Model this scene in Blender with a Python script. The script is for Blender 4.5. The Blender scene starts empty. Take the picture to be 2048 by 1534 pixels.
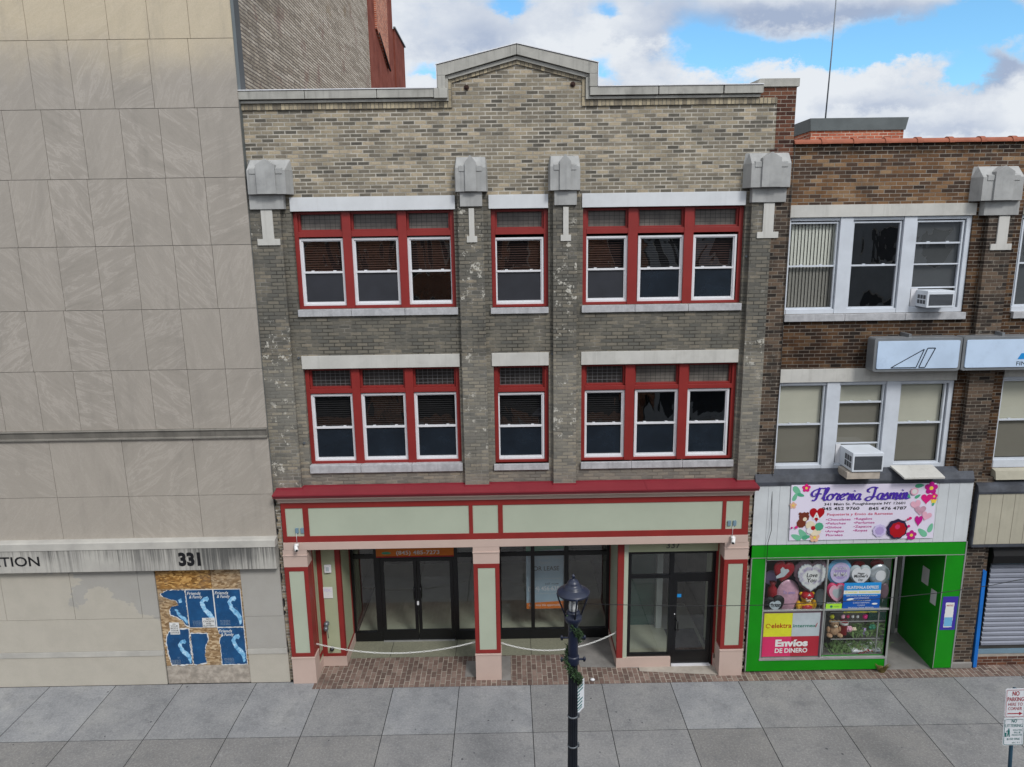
import bpy, bmesh, math, random
from mathutils import Vector, Matrix
from mathutils.geometry import tessellate_polygon
R = math.radians
random.seed(7)
scene = bpy.context.scene
COL = scene.collection

# ---------------------------------------------------------------- camera
CH = 8.8                       # camera height; camera stands at (0,-13,CH)
YAW, PIT, ROL, FPX = R(.3957), R(11.873), R(-.8269), 1419.
def _axes():
    cy, sy, cp, sp, cr, sr = math.cos(YAW), math.sin(YAW), math.cos(PIT), math.sin(PIT), math.cos(ROL), math.sin(ROL)
    f = Vector((sy*cp, cy*cp, -sp)); r = Vector((cy, -sy, 0)); u = r.cross(f)
    return f, cr*r + sr*u, -sr*r + cr*u
_F, _RR, _U = _axes()
cd = bpy.data.cameras.new('camera'); cam = bpy.data.objects.new('camera', cd); COL.objects.link(cam)
m = Matrix((_RR, _U, -_F)).transposed().to_4x4(); m.translation = Vector((0, -13, CH)); cam.matrix_world = m
cd.sensor_width = 36; cd.lens = 36*FPX/2048; cd.clip_end = 2000; cd.clip_start = .1
scene.camera = cam
def P(u, v, y):
    """point of the plane y=const that stands at a measured survey pixel -> (x, z)"""
    d = _F + _RR*(u-1024)/FPX - _U*(v-767)/FPX
    t = (y+13)/d.y
    return t*d.x, CH + t*d.z

# ---------------------------------------------------------------- world and sun
GLOW = 8
SUN_EL, SUN_AZ = R(44), R(150)          # azimuth clockwise from +y
scene.view_settings.view_transform = 'Standard'; scene.view_settings.look = 'None'
scene.view_settings.exposure = 0; scene.view_settings.gamma = 1
W = bpy.data.worlds.new('World'); scene.world = W; W.use_nodes = True
nt = W.node_tree; nt.nodes.clear()
def wn(t, **k):
    n = nt.nodes.new(t)
    for a, b in k.items(): setattr(n, a, b)
    return n
def wl(a, b): nt.links.new(a, b)
def wm(op, a, b=None, c=None, clamp=False):
    n = wn('ShaderNodeMath', operation=op, use_clamp=clamp)
    for i, x in enumerate((a, b, c)):
        if x is None: continue
        if isinstance(x, (int, float)): n.inputs[i].default_value = x
        else: wl(x, n.inputs[i])
    return n.outputs[0]
sky = wn('ShaderNodeTexSky', sky_type='NISHITA'); sky.sun_disc = False
sky.sun_elevation = SUN_EL; sky.sun_rotation = SUN_AZ; sky.altitude = 50
tc = wn('ShaderNodeTexCoord'); sep = wn('ShaderNodeSeparateXYZ'); wl(tc.outputs['Generated'], sep.inputs[0])
ay = wm('MAXIMUM', wm('ABSOLUTE', sep.outputs[1]), .05)
px, pz = wm('DIVIDE', sep.outputs[0], ay), wm('DIVIDE', sep.outputs[2], ay)
cmb = wn('ShaderNodeCombineXYZ'); wl(px, cmb.inputs[0]); wl(wm('MULTIPLY', pz, 1.5), cmb.inputs[1]); wl(wm('SIGN', sep.outputs[1]), cmb.inputs[2])
def wnoise(scale, detail, rough, off):
    mp = wn('ShaderNodeMapping'); mp.inputs['Location'].default_value = off; wl(cmb.outputs[0], mp.inputs[0])
    n = wn('ShaderNodeTexNoise'); n.inputs['Scale'].default_value = scale; n.inputs['Detail'].default_value = detail
    n.inputs['Roughness'].default_value = rough; wl(mp.outputs[0], n.inputs['Vector']); return n
n1 = wnoise(8, 8, .6, (3.1, .7, 0)); n2 = wnoise(5, 6, .55, (9.1, 4.7, 0)); n3 = wnoise(17, 8, .65, (1, 2, 5))
# domain warp so cloud edges billow
wx = wm('ADD', px, wm('MULTIPLY', wm('SUBTRACT', n1.outputs['Fac'], .5), .13))
wz = wm('ADD', pz, wm('MULTIPLY', wm('SUBTRACT', n3.outputs['Fac'], .5), .07))
front = wm('GREATER_THAN', sep.outputs[1], 0)
def blob(cx, cz, rx, rz, amp, tilt=0):
    dx, dz = wm('SUBTRACT', wx, cx), wm('SUBTRACT', wz, cz)
    if tilt: dz = wm('SUBTRACT', dz, wm('MULTIPLY', dx, tilt))
    e = wm('ADD', wm('POWER', wm('DIVIDE', dx, rx), 2), wm('POWER', wm('DIVIDE', dz, rz), 2))
    return wm('MULTIPLY', wm('POWER', 2.718, wm('MULTIPLY', e, -1)), amp)
def wsum(l):
    s = l[0]
    for x in l[1:]: s = wm('ADD', s, x)
    return s
blue = wsum([blob(.005, .294, .035, .013, .9), blob(.135, .283, .022, .014, .8), blob(.135, .217, .02, .014, .8), blob(-.10, .212, .03, .010, .8),
             blob(.285, .235, .045, .034, 1.6, -.2), blob(.40, .232, .08, .017, 1.5), blob(.54, .243, .10, .026, 1.8, .1), blob(.63, .270, .055, .024, 1.6), blob(.615, .205, .03, .017, 1.4),
             blob(.70, .24, .03, .03, .6), blob(-.30, .33, .10, .03, .9)])
blue = wm('MULTIPLY', blue, front)
gen = wm('MULTIPLY', wm('SUBTRACT', n2.outputs['Fac'], .56), wm('SUBTRACT', 1, front))     # broken cloud elsewhere
bl = wm('ADD', blue, wm('MULTIPLY', gen, 5))
bl = wm('ADD', bl, wm('MULTIPLY', wm('SUBTRACT', n3.outputs['Fac'], .5), 1.1))
bl = wm('ADD', bl, wm('MULTIPLY', wm('SUBTRACT', n2.outputs['Fac'], .5), wm('MULTIPLY', front, .9)))
mr = wn('ShaderNodeMapRange', interpolation_type='SMOOTHSTEP'); mr.inputs['From Min'].default_value = .12; mr.inputs['From Max'].default_value = .95
wl(bl, mr.inputs['Value'])
grey = wsum([blob(.43, .275, .20, .017, .9), blob(.66, .205, .05, .018, .9), blob(-.03, .25, .07, .022, .55), blob(.50, .165, .09, .010, .45), blob(.20, .25, .07, .012, .5), blob(.33,.26,.06,.02,.4), blob(.42, .135, .25, .012, .35), blob(.6, .13, .1, .012, .4)])
gf = wm('ADD', wm('MULTIPLY', grey, front), wm('ADD', wm('MULTIPLY', wm('SUBTRACT', n2.outputs['Fac'], .45), 2.0), wm('MULTIPLY', wm('SUBTRACT', n3.outputs['Fac'], .5), 1.1)), clamp=True)
cm = wn('ShaderNodeMix', data_type='RGBA'); wl(gf, cm.inputs[0]); cm.inputs[6].default_value = (.80, .84, .89, 1); cm.inputs[7].default_value = (.38, .46, .62, 1)
sk = wn('ShaderNodeMix', data_type='RGBA', blend_type='MULTIPLY'); sk.inputs[0].default_value = 1; wl(sky.outputs[0], sk.inputs[6]); sk.inputs[7].default_value = (.115, .18, .205, 1)
fm = wn('ShaderNodeMix', data_type='RGBA'); wl(mr.outputs[0], fm.inputs[0]); wl(cm.outputs[2], fm.inputs[6]); wl(sk.outputs[2], fm.inputs[7])
SKYMIX = (fm, sk, cm)
# both halves are carried at sky strength .1, so clouds are scaled up by ten here
up = wn('ShaderNodeVectorMath', operation='SCALE'); up.inputs[3].default_value = 10; wl(fm.outputs[2], up.inputs[0])
# the cloud cover glows round the veiled sun
sdir = (math.sin(SUN_AZ)*math.cos(SUN_EL), math.cos(SUN_AZ)*math.cos(SUN_EL), math.sin(SUN_EL))
dt = wn('ShaderNodeVectorMath', operation='DOT_PRODUCT'); wl(tc.outputs['Generated'], dt.inputs[0]); dt.inputs[1].default_value = sdir
wl(wm('ADD', 10, wm('MULTIPLY', wm('POWER', wm('MAXIMUM', dt.outputs['Value'], 0), 2.2), GLOW)), up.inputs[3])
bg = wn('ShaderNodeBackground'); bg.inputs['Strength'].default_value = .1; wl(up.outputs[0], bg.inputs['Color'])
wo = wn('ShaderNodeOutputWorld'); wl(bg.outputs[0], wo.inputs[0])

sl = bpy.data.lights.new('sun', 'SUN'); sun = bpy.data.objects.new('sun', sl); COL.objects.link(sun)
sl.energy = 2.1; sl.angle = R(14); sl.color = (1, .975, .945)
sd = Vector((math.sin(SUN_AZ)*math.cos(SUN_EL), math.cos(SUN_AZ)*math.cos(SUN_EL), math.sin(SUN_EL)))
sun.rotation_euler = sd.to_track_quat('Z', 'Y').to_euler()

# ---------------------------------------------------------------- helpers: meshes
class MB:
    def __init__(s): s.v = []; s.f = []; s.sm = []; s.r = []; s.cur = 0.
    def rnd(s): s.cur = random.random()
    def add(s, vs, fs, smooth=False):
        o = len(s.v); s.v += [tuple(x) for x in vs]
        for f in fs: s.f.append([o+i for i in f]); s.sm.append(smooth); s.r.append(s.cur)
        return s
    def box(s, x0, x1, y0, y1, z0, z1):
        if x0 > x1: x0, x1 = x1, x0
        if y0 > y1: y0, y1 = y1, y0
        if z0 > z1: z0, z1 = z1, z0
        return s.add([(x0,y0,z0),(x1,y0,z0),(x1,y1,z0),(x0,y1,z0),(x0,y0,z1),(x1,y0,z1),(x1,y1,z1),(x0,y1,z1)],
                     [(0,3,2,1),(4,5,6,7),(0,1,5,4),(1,2,6,5),(2,3,7,6),(3,0,4,7)])
    def hexa(s, b, t):      # bottom four, top four corners
        return s.add(list(b)+list(t), [(0,3,2,1),(4,5,6,7),(0,1,5,4),(1,2,6,5),(2,3,7,6),(3,0,4,7)])
    def prism(s, poly, y0, y1):   # poly of (x,z), extruded along y
        n = len(poly); tri = tessellate_polygon([[Vector((a, b, 0)) for a, b in poly]])
        area = sum(poly[i][0]*poly[(i+1) % n][1]-poly[(i+1) % n][0]*poly[i][1] for i in range(n))
        vs = [(a, y0, b) for a, b in poly] + [(a, y1, b) for a, b in poly]
        fs = []
        for t in tri:
            a = (poly[t[1]][0]-poly[t[0]][0])*(poly[t[2]][1]-poly[t[0]][1])-(poly[t[2]][0]-poly[t[0]][0])*(poly[t[1]][1]-poly[t[0]][1])
            t = tuple(t) if a > 0 else (t[0], t[2], t[1])
            fs.append(t); fs.append((t[0]+n, t[2]+n, t[1]+n))
        for i in range(n):
            j = (i+1) % n
            fs.append((i, i+n, j+n, j) if area > 0 else (j, j+n, i+n, i))
        return s.add(vs, fs)
    def prismx(s, poly, x0, x1):  # poly of (y,z), extruded along x
        n = len(poly); tri = tessellate_polygon([[Vector((a, b, 0)) for a, b in poly]])
        vs = [(x0, a, b) for a, b in poly] + [(x1, a, b) for a, b in poly]
        fs = [tuple(t) for t in tri] + [tuple(i+n for i in t) for t in tri]
        for i in range(n): j = (i+1) % n; fs.append((i, j, j+n, i+n))
        return s.add(vs, fs)
    def quad(s, a, b, c, d): return s.add([a, b, c, d], [(0, 1, 2, 3)])
    def lathe(s, prof, cx, cy, n=20):   # prof (r,z)
        vs = []; fs = []
        for r, z in prof:
            for k in range(n): a = 2*math.pi*k/n; vs.append((cx+r*math.cos(a), cy+r*math.sin(a), z))
        for i in range(len(prof)-1):
            for k in range(n): j = (k+1) % n; fs.append((i*n+k, i*n+j, (i+1)*n+j, (i+1)*n+k))
        fs.append(tuple(range(n))[::-1]); fs.append(tuple(range((len(prof)-1)*n, len(prof)*n)))
        return s.add(vs, fs, True)
    def tube(s, pts, r, n=8):
        pts = [Vector(p) for p in pts]; vs = []; fs = []
        for i, p in enumerate(pts):
            t = (pts[min(i+1, len(pts)-1)]-pts[max(i-1, 0)]).normalized()
            a = t.orthogonal() if i == 0 else (a - t*a.dot(t)); a.normalize(); b = t.cross(a)
            rr = r[i] if isinstance(r, (list, tuple)) else r
            for k in range(n): q = 2*math.pi*k/n; vs.append(p+a*rr*math.cos(q)+b*rr*math.sin(q))
        for i in range(len(pts)-1):
            for k in range(n): j = (k+1) % n; fs.append((i*n+k, i*n+j, (i+1)*n+j, (i+1)*n+k))
        fs.append(tuple(range(n))[::-1]); fs.append(tuple(range((len(pts)-1)*n, len(pts)*n)))
        return s.add(vs, fs, True)
    def ell(s, c, r, n=12, mm=8, rot=None):
        vs = []; fs = []
        for i in range(mm+1):
            th = math.pi*i/mm
            for k in range(n):
                a = 2*math.pi*k/n; p = Vector((r[0]*math.sin(th)*math.cos(a), r[1]*math.sin(th)*math.sin(a), r[2]*math.cos(th)))
                if rot: p = rot @ p
                vs.append(Vector(c)+p)
        for i in range(mm):
            for k in range(n): j = (k+1) % n; fs.append((i*n+k, (i+1)*n+k, (i+1)*n+j, i*n+j))
        return s.add(vs, fs, True)
    def puff(s, poly, y, d):     # inflated outline (x,z), centre plane y, half depth d
        n = len(poly); cx = sum(p[0] for p in poly)/n; cz = sum(p[1] for p in poly)/n
        for sg in (-1, 1):
            vs = []; fs = []
            for i, (k, h) in enumerate([(1, 0), (.93, .45), (.78, .75), (.5, .95), (.2, 1)]):
                for (a, b) in poly: vs.append((cx+(a-cx)*k, y+sg*d*h, cz+(b-cz)*k))
            for i in range(4):
                for q in range(n):
                    j = (q+1) % n; f = (i*n+q, i*n+j, (i+1)*n+j, (i+1)*n+q); fs.append(f if sg < 0 else f[::-1])
            f = tuple(range(4*n, 5*n)); fs.append(f if sg < 0 else f[::-1])
            s.add(vs, fs, True)
        return s
    def build(s, name, mt, parent=None, bevel=0):
        me = bpy.data.meshes.new(name); me.from_pydata(s.v, [], s.f); me.update()
        me.polygons.foreach_set('use_smooth', s.sm)
        if any(x != s.r[0] for x in s.r):
            at = me.attributes.new('rnd', 'FLOAT', 'FACE'); at.data.foreach_set('value', s.r)
        me.materials.append(mt)
        return link(name, me, parent, bevel)
def link(name, me, parent, bevel=0):
    o = bpy.data.objects.new(name, me); COL.objects.link(o)
    if parent:
        o.parent = parent; o.matrix_parent_inverse = wmat(parent).inverted()
    if bevel:
        b = o.modifiers.new('bevel', 'BEVEL'); b.width = bevel; b.segments = 2; b.limit_method = 'ANGLE'
    return o
def wmat(o):
    mt = o.matrix_basis.copy()
    return wmat(o.parent) @ o.matrix_parent_inverse @ mt if o.parent else mt
def thing(name, label, cat, loc, group=None):
    o = bpy.data.objects.new(name, None); COL.objects.link(o); o.location = loc; o.empty_display_size = .2
    return tag(o, label, cat, group)
def tag(o, label, cat, group=None):
    o['label'] = label; o['category'] = cat
    if group: o['group'] = group
    return o
def struct(o): o['kind'] = 'structure'; return o
def box(name, mt, parent, *a, bevel=0): return MB().box(*a).build(name, mt, parent, bevel)

def text(s, x, z, h, y, mt, parent, name='lettering', w=None, bold=0., shear=0., align='CENTER', rot=None, space=1., depth=.0015):
    """lettering on a plane facing -y; (x,z) bottom centre (or left), h cap height, w forced width"""
    cu = bpy.data.curves.new('t', 'FONT'); cu.body = s; cu.offset = bold; cu.shear = shear; cu.extrude = 0
    cu.space_character = space; cu.resolution_u = 3
    tmp = bpy.data.objects.new('t', cu); COL.objects.link(tmp)
    dg = bpy.context.evaluated_depsgraph_get(); dg.update()
    me = bpy.data.meshes.new_from_object(tmp.evaluated_get(dg)); bpy.data.objects.remove(tmp)
    xs = [v.co.x for v in me.vertices]; ys = [v.co.y for v in me.vertices]
    x0, x1 = min(xs), max(xs); k = h/.69; kx = k if w is None else w/(x1-x0)
    for v in me.vertices:
        a, b = (v.co.x-x0)*kx, v.co.y*k
        if align == 'CENTER': a -= (x1-x0)*kx/2
        if rot: a, b = a*math.cos(rot)-b*math.sin(rot), a*math.sin(rot)+b*math.cos(rot)
        v.co = (x+a, y, z+b)
    me.name = name; me.materials.clear(); me.materials.append(mt)
    return link(name, me, parent)
_sk = 0
def stroke(mb, pts, w, y):   # flat brush stroke through (x,z) points
    global _sk
    pts = [Vector((a, b)) for a, b in pts]; n = len(pts)
    L = []; Rr = []
    for i, p in enumerate(pts):
        t = (pts[min(i+1, n-1)]-pts[max(i-1, 0)]).normalized(); q = Vector((-t.y, t.x))
        ww = w if not callable(w) else w(t, i/(n-1))
        L.append(p+q*ww/2); Rr.append(p-q*ww/2)
    ys = [y-.0003*((_sk+i) % 50) for i in range(n)]; _sk += n
    vs = [(p.x, q, p.y) for p, q in zip(L, ys)]+[(p.x, q, p.y) for p, q in zip(Rr, ys)]
    mb.add(vs, [(i+n, i+1+n, i+1, i) for i in range(n-1)])
def spline(pts, k=6):
    out = []; n = len(pts)
    for i in range(n-1):
        p0, p1, p2, p3 = pts[max(i-1, 0)], pts[i], pts[i+1], pts[min(i+2, n-1)]
        for j in range(k):
            t = j/k
            out.append(tuple(.5*((2*p1[a])+(-p0[a]+p2[a])*t+(2*p0[a]-5*p1[a]+4*p2[a]-p3[a])*t*t+(-p0[a]+3*p1[a]-3*p2[a]+p3[a])*t**3) for a in (0, 1)))
    out.append(tuple(pts[-1])); return out
def circ(cx, cz, rx, rz=None, n=24, ph=0): rz = rz or rx; return [(cx+rx*math.cos(2*math.pi*i/n+ph), cz+rz*math.sin(2*math.pi*i/n+ph)) for i in range(n)]
def heart(cx, cz, w, h, n=32, rot=0):
    o = []
    for i in range(n):
        t = 2*math.pi*i/n; a = 16*math.sin(t)**3/32*w; b = (13*math.cos(t)-5*math.cos(2*t)-2*math.cos(3*t)-math.cos(4*t)+2.5)/29*h
        o.append((cx+a*math.cos(rot)-b*math.sin(rot), cz+a*math.sin(rot)+b*math.cos(rot)))
    return o[::-1]
def flat(name, poly, y, mt, parent, t=.001): return MB().prism(poly, y, y+t).build(name, mt, parent)
def rect(x0, x1, z0, z1): return [(x0, z0), (x1, z0), (x1, z1), (x0, z1)]
def ragged(pts, amp, step=.03):
    out = []
    for i in range(len(pts)):
        a, b = pts[i], pts[(i+1) % len(pts)]; n = max(1, int(math.dist(a, b)/step))
        for k in range(n):
            t = k/n; f = amp if 0 < k else 0
            out.append((a[0]+(b[0]-a[0])*t+random.uniform(-f, f), a[1]+(b[1]-a[1])*t+random.uniform(-f, f)))
    return out

# ---------------------------------------------------------------- helpers: materials
def lin(c):
    if isinstance(c, str): c = [int(c[i:i+2], 16)/255 for i in (0, 2, 4)]; c = [x/12.92 if x <= .04045 else ((x+.055)/1.055)**2.4 for x in c]
    return (*c, 1)
class Sh:
    def __init__(s, name):
        s.m = bpy.data.materials.new(name); s.m.use_nodes = True; s.t = s.m.node_tree; s.b = s.t.nodes['Principled BSDF']
        s.tc = s.n('ShaderNodeTexCoord'); s.pos = s.tc.outputs['Object']
    def n(s, t, **k):
        n = s.t.nodes.new(t)
        for a, b in k.items(): setattr(n, a, b)
        return n
    def l(s, a, b): s.t.links.new(a, b)
    def put(s, x, i):
        if isinstance(x, (int, float)): i.default_value = x
        elif isinstance(x, tuple): i.default_value = x if len(x) == len(i.default_value) else x[:len(i.default_value)]
        else: s.l(x, i)
    def math(s, op, a, b=None, c=None, clamp=False):
        n = s.n('ShaderNodeMath', operation=op, use_clamp=clamp)
        for k, x in enumerate((a, b, c)):
            if x is not None: s.put(x, n.inputs[k])
        return n.outputs[0]
    def mix(s, f, a, b, bt='MIX'):
        n = s.n('ShaderNodeMix', data_type='RGBA', blend_type=bt); n.clamp_factor = True
        s.put(f, n.inputs[0]); s.put(a, n.inputs[6]); s.put(b, n.inputs[7]); return n.outputs[2]
    def noise(s, scale, detail=4, rough=.55, vec=None, dist=0, st=None, off=None):
        v = vec or s.pos
        if st or off:
            mp = s.n('ShaderNodeMapping'); s.l(v, mp.inputs[0]); v = mp.outputs[0]
            if st: mp.inputs['Scale'].default_value = st
            if off: mp.inputs['Location'].default_value = off
        n = s.n('ShaderNodeTexNoise'); s.l(v, n.inputs['Vector'])
        n.inputs['Scale'].default_value = scale; n.inputs['Detail'].default_value = detail; n.inputs['Roughness'].default_value = rough
        n.inputs['Distortion'].default_value = dist; return n.outputs['Fac']
    def rng(s, x, a, b, c=0., d=1., smooth=True):
        n = s.n('ShaderNodeMapRange', interpolation_type='SMOOTHSTEP' if smooth else 'LINEAR'); s.l(x, n.inputs['Value'])
        for k, q in zip(('From Min', 'From Max', 'To Min', 'To Max'), (a, b, c, d)): n.inputs[k].default_value = q
        return n.outputs[0]
    def ramp(s, x, stops, const=False):
        n = s.n('ShaderNodeValToRGB'); cr = n.color_ramp; cr.interpolation = 'CONSTANT' if const else 'LINEAR'
        while len(cr.elements) > 1: cr.elements.remove(cr.elements[-1])
        cr.elements[0].position = stops[0][0]; cr.elements[0].color = lin(stops[0][1])
        for p, c in stops[1:]: e = cr.elements.new(p); e.color = lin(c)
        s.l(x, n.inputs[0]); return n.outputs[0]
    def bump(s, h, dist=.004, strength=.6):
        n = s.n('ShaderNodeBump'); s.l(h, n.inputs['Height']); n.inputs['Distance'].default_value = dist; n.inputs['Strength'].default_value = strength
        s.l(n.outputs[0], s.b.inputs['Normal'])
    def xyz(s):
        n = s.n('ShaderNodeSeparateXYZ'); s.l(s.pos, n.inputs[0]); return n.outputs
    def comb(s, a, b, c=0.):
        n = s.n('ShaderNodeCombineXYZ'); s.put(a, n.inputs[0]); s.put(b, n.inputs[1]); s.put(c, n.inputs[2]); return n.outputs[0]
    def out(s, col, rough=.7, metal=0., spec=None):
        s.put(col, s.b.inputs['Base Color']); s.put(rough, s.b.inputs['Roughness']); s.put(metal, s.b.inputs['Metallic'])
        if spec is not None: s.b.inputs['Specular IOR Level'].default_value = spec
        return s.m
def paint(name, col, rough=.55, var=.12, scale=2.5, bump=.0, bs=40, metal=0., streak=0., dirt=None, da=.3, spec=.35):
    """painted or plain surface with gentle wear, optional rain streaks and dirt patches"""
    s = Sh(name); c = lin(col)
    n = s.noise(scale, 6, .6)
    k = s.mix(s.rng(n, .3, .7), tuple(x*(1-var) for x in c[:3])+(1,), tuple(min(1, x*(1+var)) for x in c[:3])+(1,))
    f = s.noise(70, 3, .6); k = s.mix(s.rng(f, .35, .65, 0, var*.8), k, tuple(x*.8 for x in c[:3])+(1,))
    if streak:
        t = s.noise(1, 5, .65, st=(14, 14, .7)); k = s.mix(s.rng(t, .5, .8, 0, streak), k, lin(dirt or '4a4740'))
    if dirt:
        t = s.noise(1.3, 8, .7, off=(3, 1, 7)); k = s.mix(s.rng(t, .52, .75, 0, da), k, lin(dirt))
    if bump: s.bump(s.noise(bs, 4, .6), bump)
    return s.out(k, rough, metal, spec)
def brick(name, stops, mortar, mw=.0065, bw=.205, rh=.0668, soot=0., zones=None, white=0., rough=.85, swap=None, offset=.5, warp=.003, mvar=.25, sootc='2b2a28', bs=.004, grey=False):
    """running bond in metres; stops colour the single bricks by chance"""
    s = Sh(name); x, y, z = s.xyz()
    if swap == 'floor': u, v = y, x
    elif swap == 'soldier': u, v = z, s.math('ADD', x, y)
    else: u, v = s.math('ADD', x, y), z
    wob = s.noise(9, 3, .5)
    vec = s.comb(s.math('ADD', u, s.math('MULTIPLY', s.math('SUBTRACT', wob, .5), warp*2)), s.math('ADD', v, s.math('MULTIPLY', s.math('SUBTRACT', s.noise(6, 3, .5, off=(5, 5, 5)), .5), warp*2)), 0.)
    b = s.n('ShaderNodeTexBrick', offset=offset); s.l(vec, b.inputs['Vector'])
    for k, q in (('Color1', (0, 0, 0, 1)), ('Color2', (1, 1, 1, 1)), ('Mortar', (0, 0, 0, 1)), ('Scale', 1.), ('Mortar Size', mw), ('Mortar Smooth', .25), ('Brick Width', bw), ('Row Height', rh)): b.inputs[k].default_value = q
    col = s.ramp(b.outputs['Color'], stops)
    nn = s.noise(30, 6, .8); col = s.mix(s.rng(nn, .5, .7, .0, .85), col, s.mix(1., col, (.52, .51, .50, 1), 'MULTIPLY')); col = s.mix(s.rng(nn, .5, .32, .0, .45), col, s.mix(1., col, (1.35, 1.33, 1.28, 1), 'MULTIPLY'))
    n5 = s.noise(5, 5, .7, off=(4, 4, 4)); col = s.mix(s.rng(n5, .45, .7, 0, .45), col, s.mix(1., col, (.62, .60, .58, 1), 'MULTIPLY'))
    big = s.noise(.9, 6, .6)
    col = s.mix(s.rng(big, .35, .7, 0, mvar), col, s.mix(1., col, (.55, .54, .52, 1), 'MULTIPLY'))
    mc = s.mix(s.rng(s.noise(3, 5, .6), .35, .65), lin(mortar), tuple(q*.55 for q in lin(mortar)[:3])+(1,))
    if zones:   # (z0, z1, colour, amount, mortar amount): weathering zones with ragged borders
        zz = s.math('ADD', z, s.math('MULTIPLY', s.math('SUBTRACT', s.noise(2.2, 5, .6), .5), .35))
        for z0, z1, c, am, mam in zones:
            f = s.math('MULTIPLY', s.rng(zz, z0-.06, z0+.06), s.rng(zz, z1-.06, z1+.06, 1, 0))
            pat = s.rng(s.noise(1.6, 7, .62, st=(1.6, 1, .8)), .25, .6, .45, 1)
            f = s.math('MULTIPLY', f, pat)
            col = s.mix(s.math('MULTIPLY', f, am), col, s.mix(1., col, lin(c), 'MULTIPLY'))
            if grey: col = s.mix(s.math('MULTIPLY', f, .45), col, tuple(q*r for q, r in zip(lin(c)[:3], (.50, .49, .46)))+(1,))
            mc = s.mix(s.math('MULTIPLY', f, mam), mc, s.mix(1., mc, tuple(q*(.42 if grey else 1.) for q in lin(c)[:3])+(1,), 'MULTIPLY'))
    if soot: 
        f = s.rng(s.noise(1., 8, .7, st=(2.2, 2.2, .8), off=(8, 2, 1)), .5, .72, 0, soot); col = s.mix(f, col, lin(sootc)); mc = s.mix(f, mc, lin(sootc))
    col = s.mix(b.outputs['Fac'], col, mc)
    if white:
        f = s.math('MULTIPLY', s.rng(s.noise(7, 8, .75, off=(1, 9, 4)), .57, .61), s.rng(s.noise(.8, 2, .5, off=(7, 7, 2)), .42, .55))
        col = s.mix(s.math('MULTIPLY', f, white), col, lin('c9c5ba'))
    h = s.math('ADD', s.math('MULTIPLY', b.outputs['Fac'], -1), s.math('MULTIPLY', s.noise(60, 4, .7), .35))
    s.bump(h, bs, .8)
    return s.out(col, rough, 0, .2)
def glass(name, refl=.16, tint=(.8, .85, .9, 1), wave=.0, ws=2.2, rough=.0, dust=.0):
    s = Sh(name); s.t.nodes.remove(s.b); o = [n for n in s.t.nodes if n.type == 'OUTPUT_MATERIAL'][0]
    tr = s.n('ShaderNodeBsdfTransparent'); tr.inputs[0].default_value = tint
    g = s.n('ShaderNodeBsdfGlossy'); g.inputs['Roughness'].default_value = rough
    fr = s.n('ShaderNodeLayerWeight')      # Schlick, the same from both sides of the single sheet
    f = s.math('ADD', s.math('MULTIPLY', s.math('POWER', fr.outputs['Facing'], 4), 1-refl), refl, clamp=True)
    if wave:
        bp = s.n('ShaderNodeBump'); bp.inputs['Distance'].default_value = wave; s.l(s.noise(ws, 2, .4, dist=1.2, st=(1, 1, .55)), bp.inputs['Height']); s.l(bp.outputs[0], g.inputs['Normal'])
    mx = s.n('ShaderNodeMixShader'); s.l(f, mx.inputs[0]); s.l(tr.outputs[0], mx.inputs[1]); s.l(g.outputs[0], mx.inputs[2])
    last = mx.outputs[0]
    if dust:
        df = s.n('ShaderNodeBsdfDiffuse'); df.inputs[0].default_value = (.35, .36, .38, 1)
        m2 = s.n('ShaderNodeMixShader'); s.l(s.rng(s.noise(2, 6, .6), .3, .7, dust*.5, dust), m2.inputs[0]); s.l(last, m2.inputs[1]); s.l(df.outputs[0], m2.inputs[2]); last = m2.outputs[0]
    s.l(last, o.inputs[0]); return s.m

TAN = [(0, '5a564f'), (.13, '69645a'), (.26, '7a7265'), (.5, '898070'), (.7, '948a77'), (.86, 'a39680'), (1, 'b4a58e')]
ZON = [(6.62, 9.45, 'aaaaa7', 1., 1.), (4.0, 6.62, 'c6c6c2', .9, .75)]
M = {}
M['tan'] = brick('tan_brick', TAN, 'b9b3a7', mw=.010, zones=ZON, soot=.2, white=.0, grey=True)
M['tanpier'] = brick('tan_brick_pier', TAN, 'b8b3aa', mw=.009, zones=ZON, soot=.4, white=.75, grey=True)
M['soldier'] = brick('soldier_brick', [(0, '756d60'), (.5, '9e937e'), (1, 'b8ab90')], '7d786f', swap='soldier', bw=.30, rh=.07, soot=.35)
M['brown'] = brick('brown_brick', [(0, '3b3029'), (.25, '513e32'), (.5, '644a35'), (.72, '75563b'), (.88, '84664a'), (1, '93785b')], '978f84', mw=.006, zones=[(10.1, 10.5, '7c7a74', 1, .3), (6.9, 9.1, '857a72', .85, .4), (0, 6.9, '8c8078', .9, .6)], soot=.45)
M['brownpier'] = brick('brown_brick_pier', [(0, '2b2623'), (.35, '443a33'), (.7, '594b40'), (1, '6e5c4c')], '857d72', mw=.006, soot=.6, white=.15)
M['redpier'] = brick('dark_red_brick', [(0, '3a2620'), (.4, '59382c'), (.8, '6f4836'), (1, '86614b')], '9a9085', mw=.006, soot=.5)
M['orange'] = brick('orange_red_brick', [(0, '96503c'), (.5, 'b8644a'), (1, 'cb7d5e')], 'd0b7a4', mw=.009, soot=.1)
M['paver'] = brick('brick_paving', [(0, '67564f'), (.4, '735f57'), (.75, '806c63'), (1, '8d7a70')], 'a8a093', mw=.008, bw=.205, rh=.103, swap='floor', soot=.35, offset=.5, bs=.002)
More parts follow.
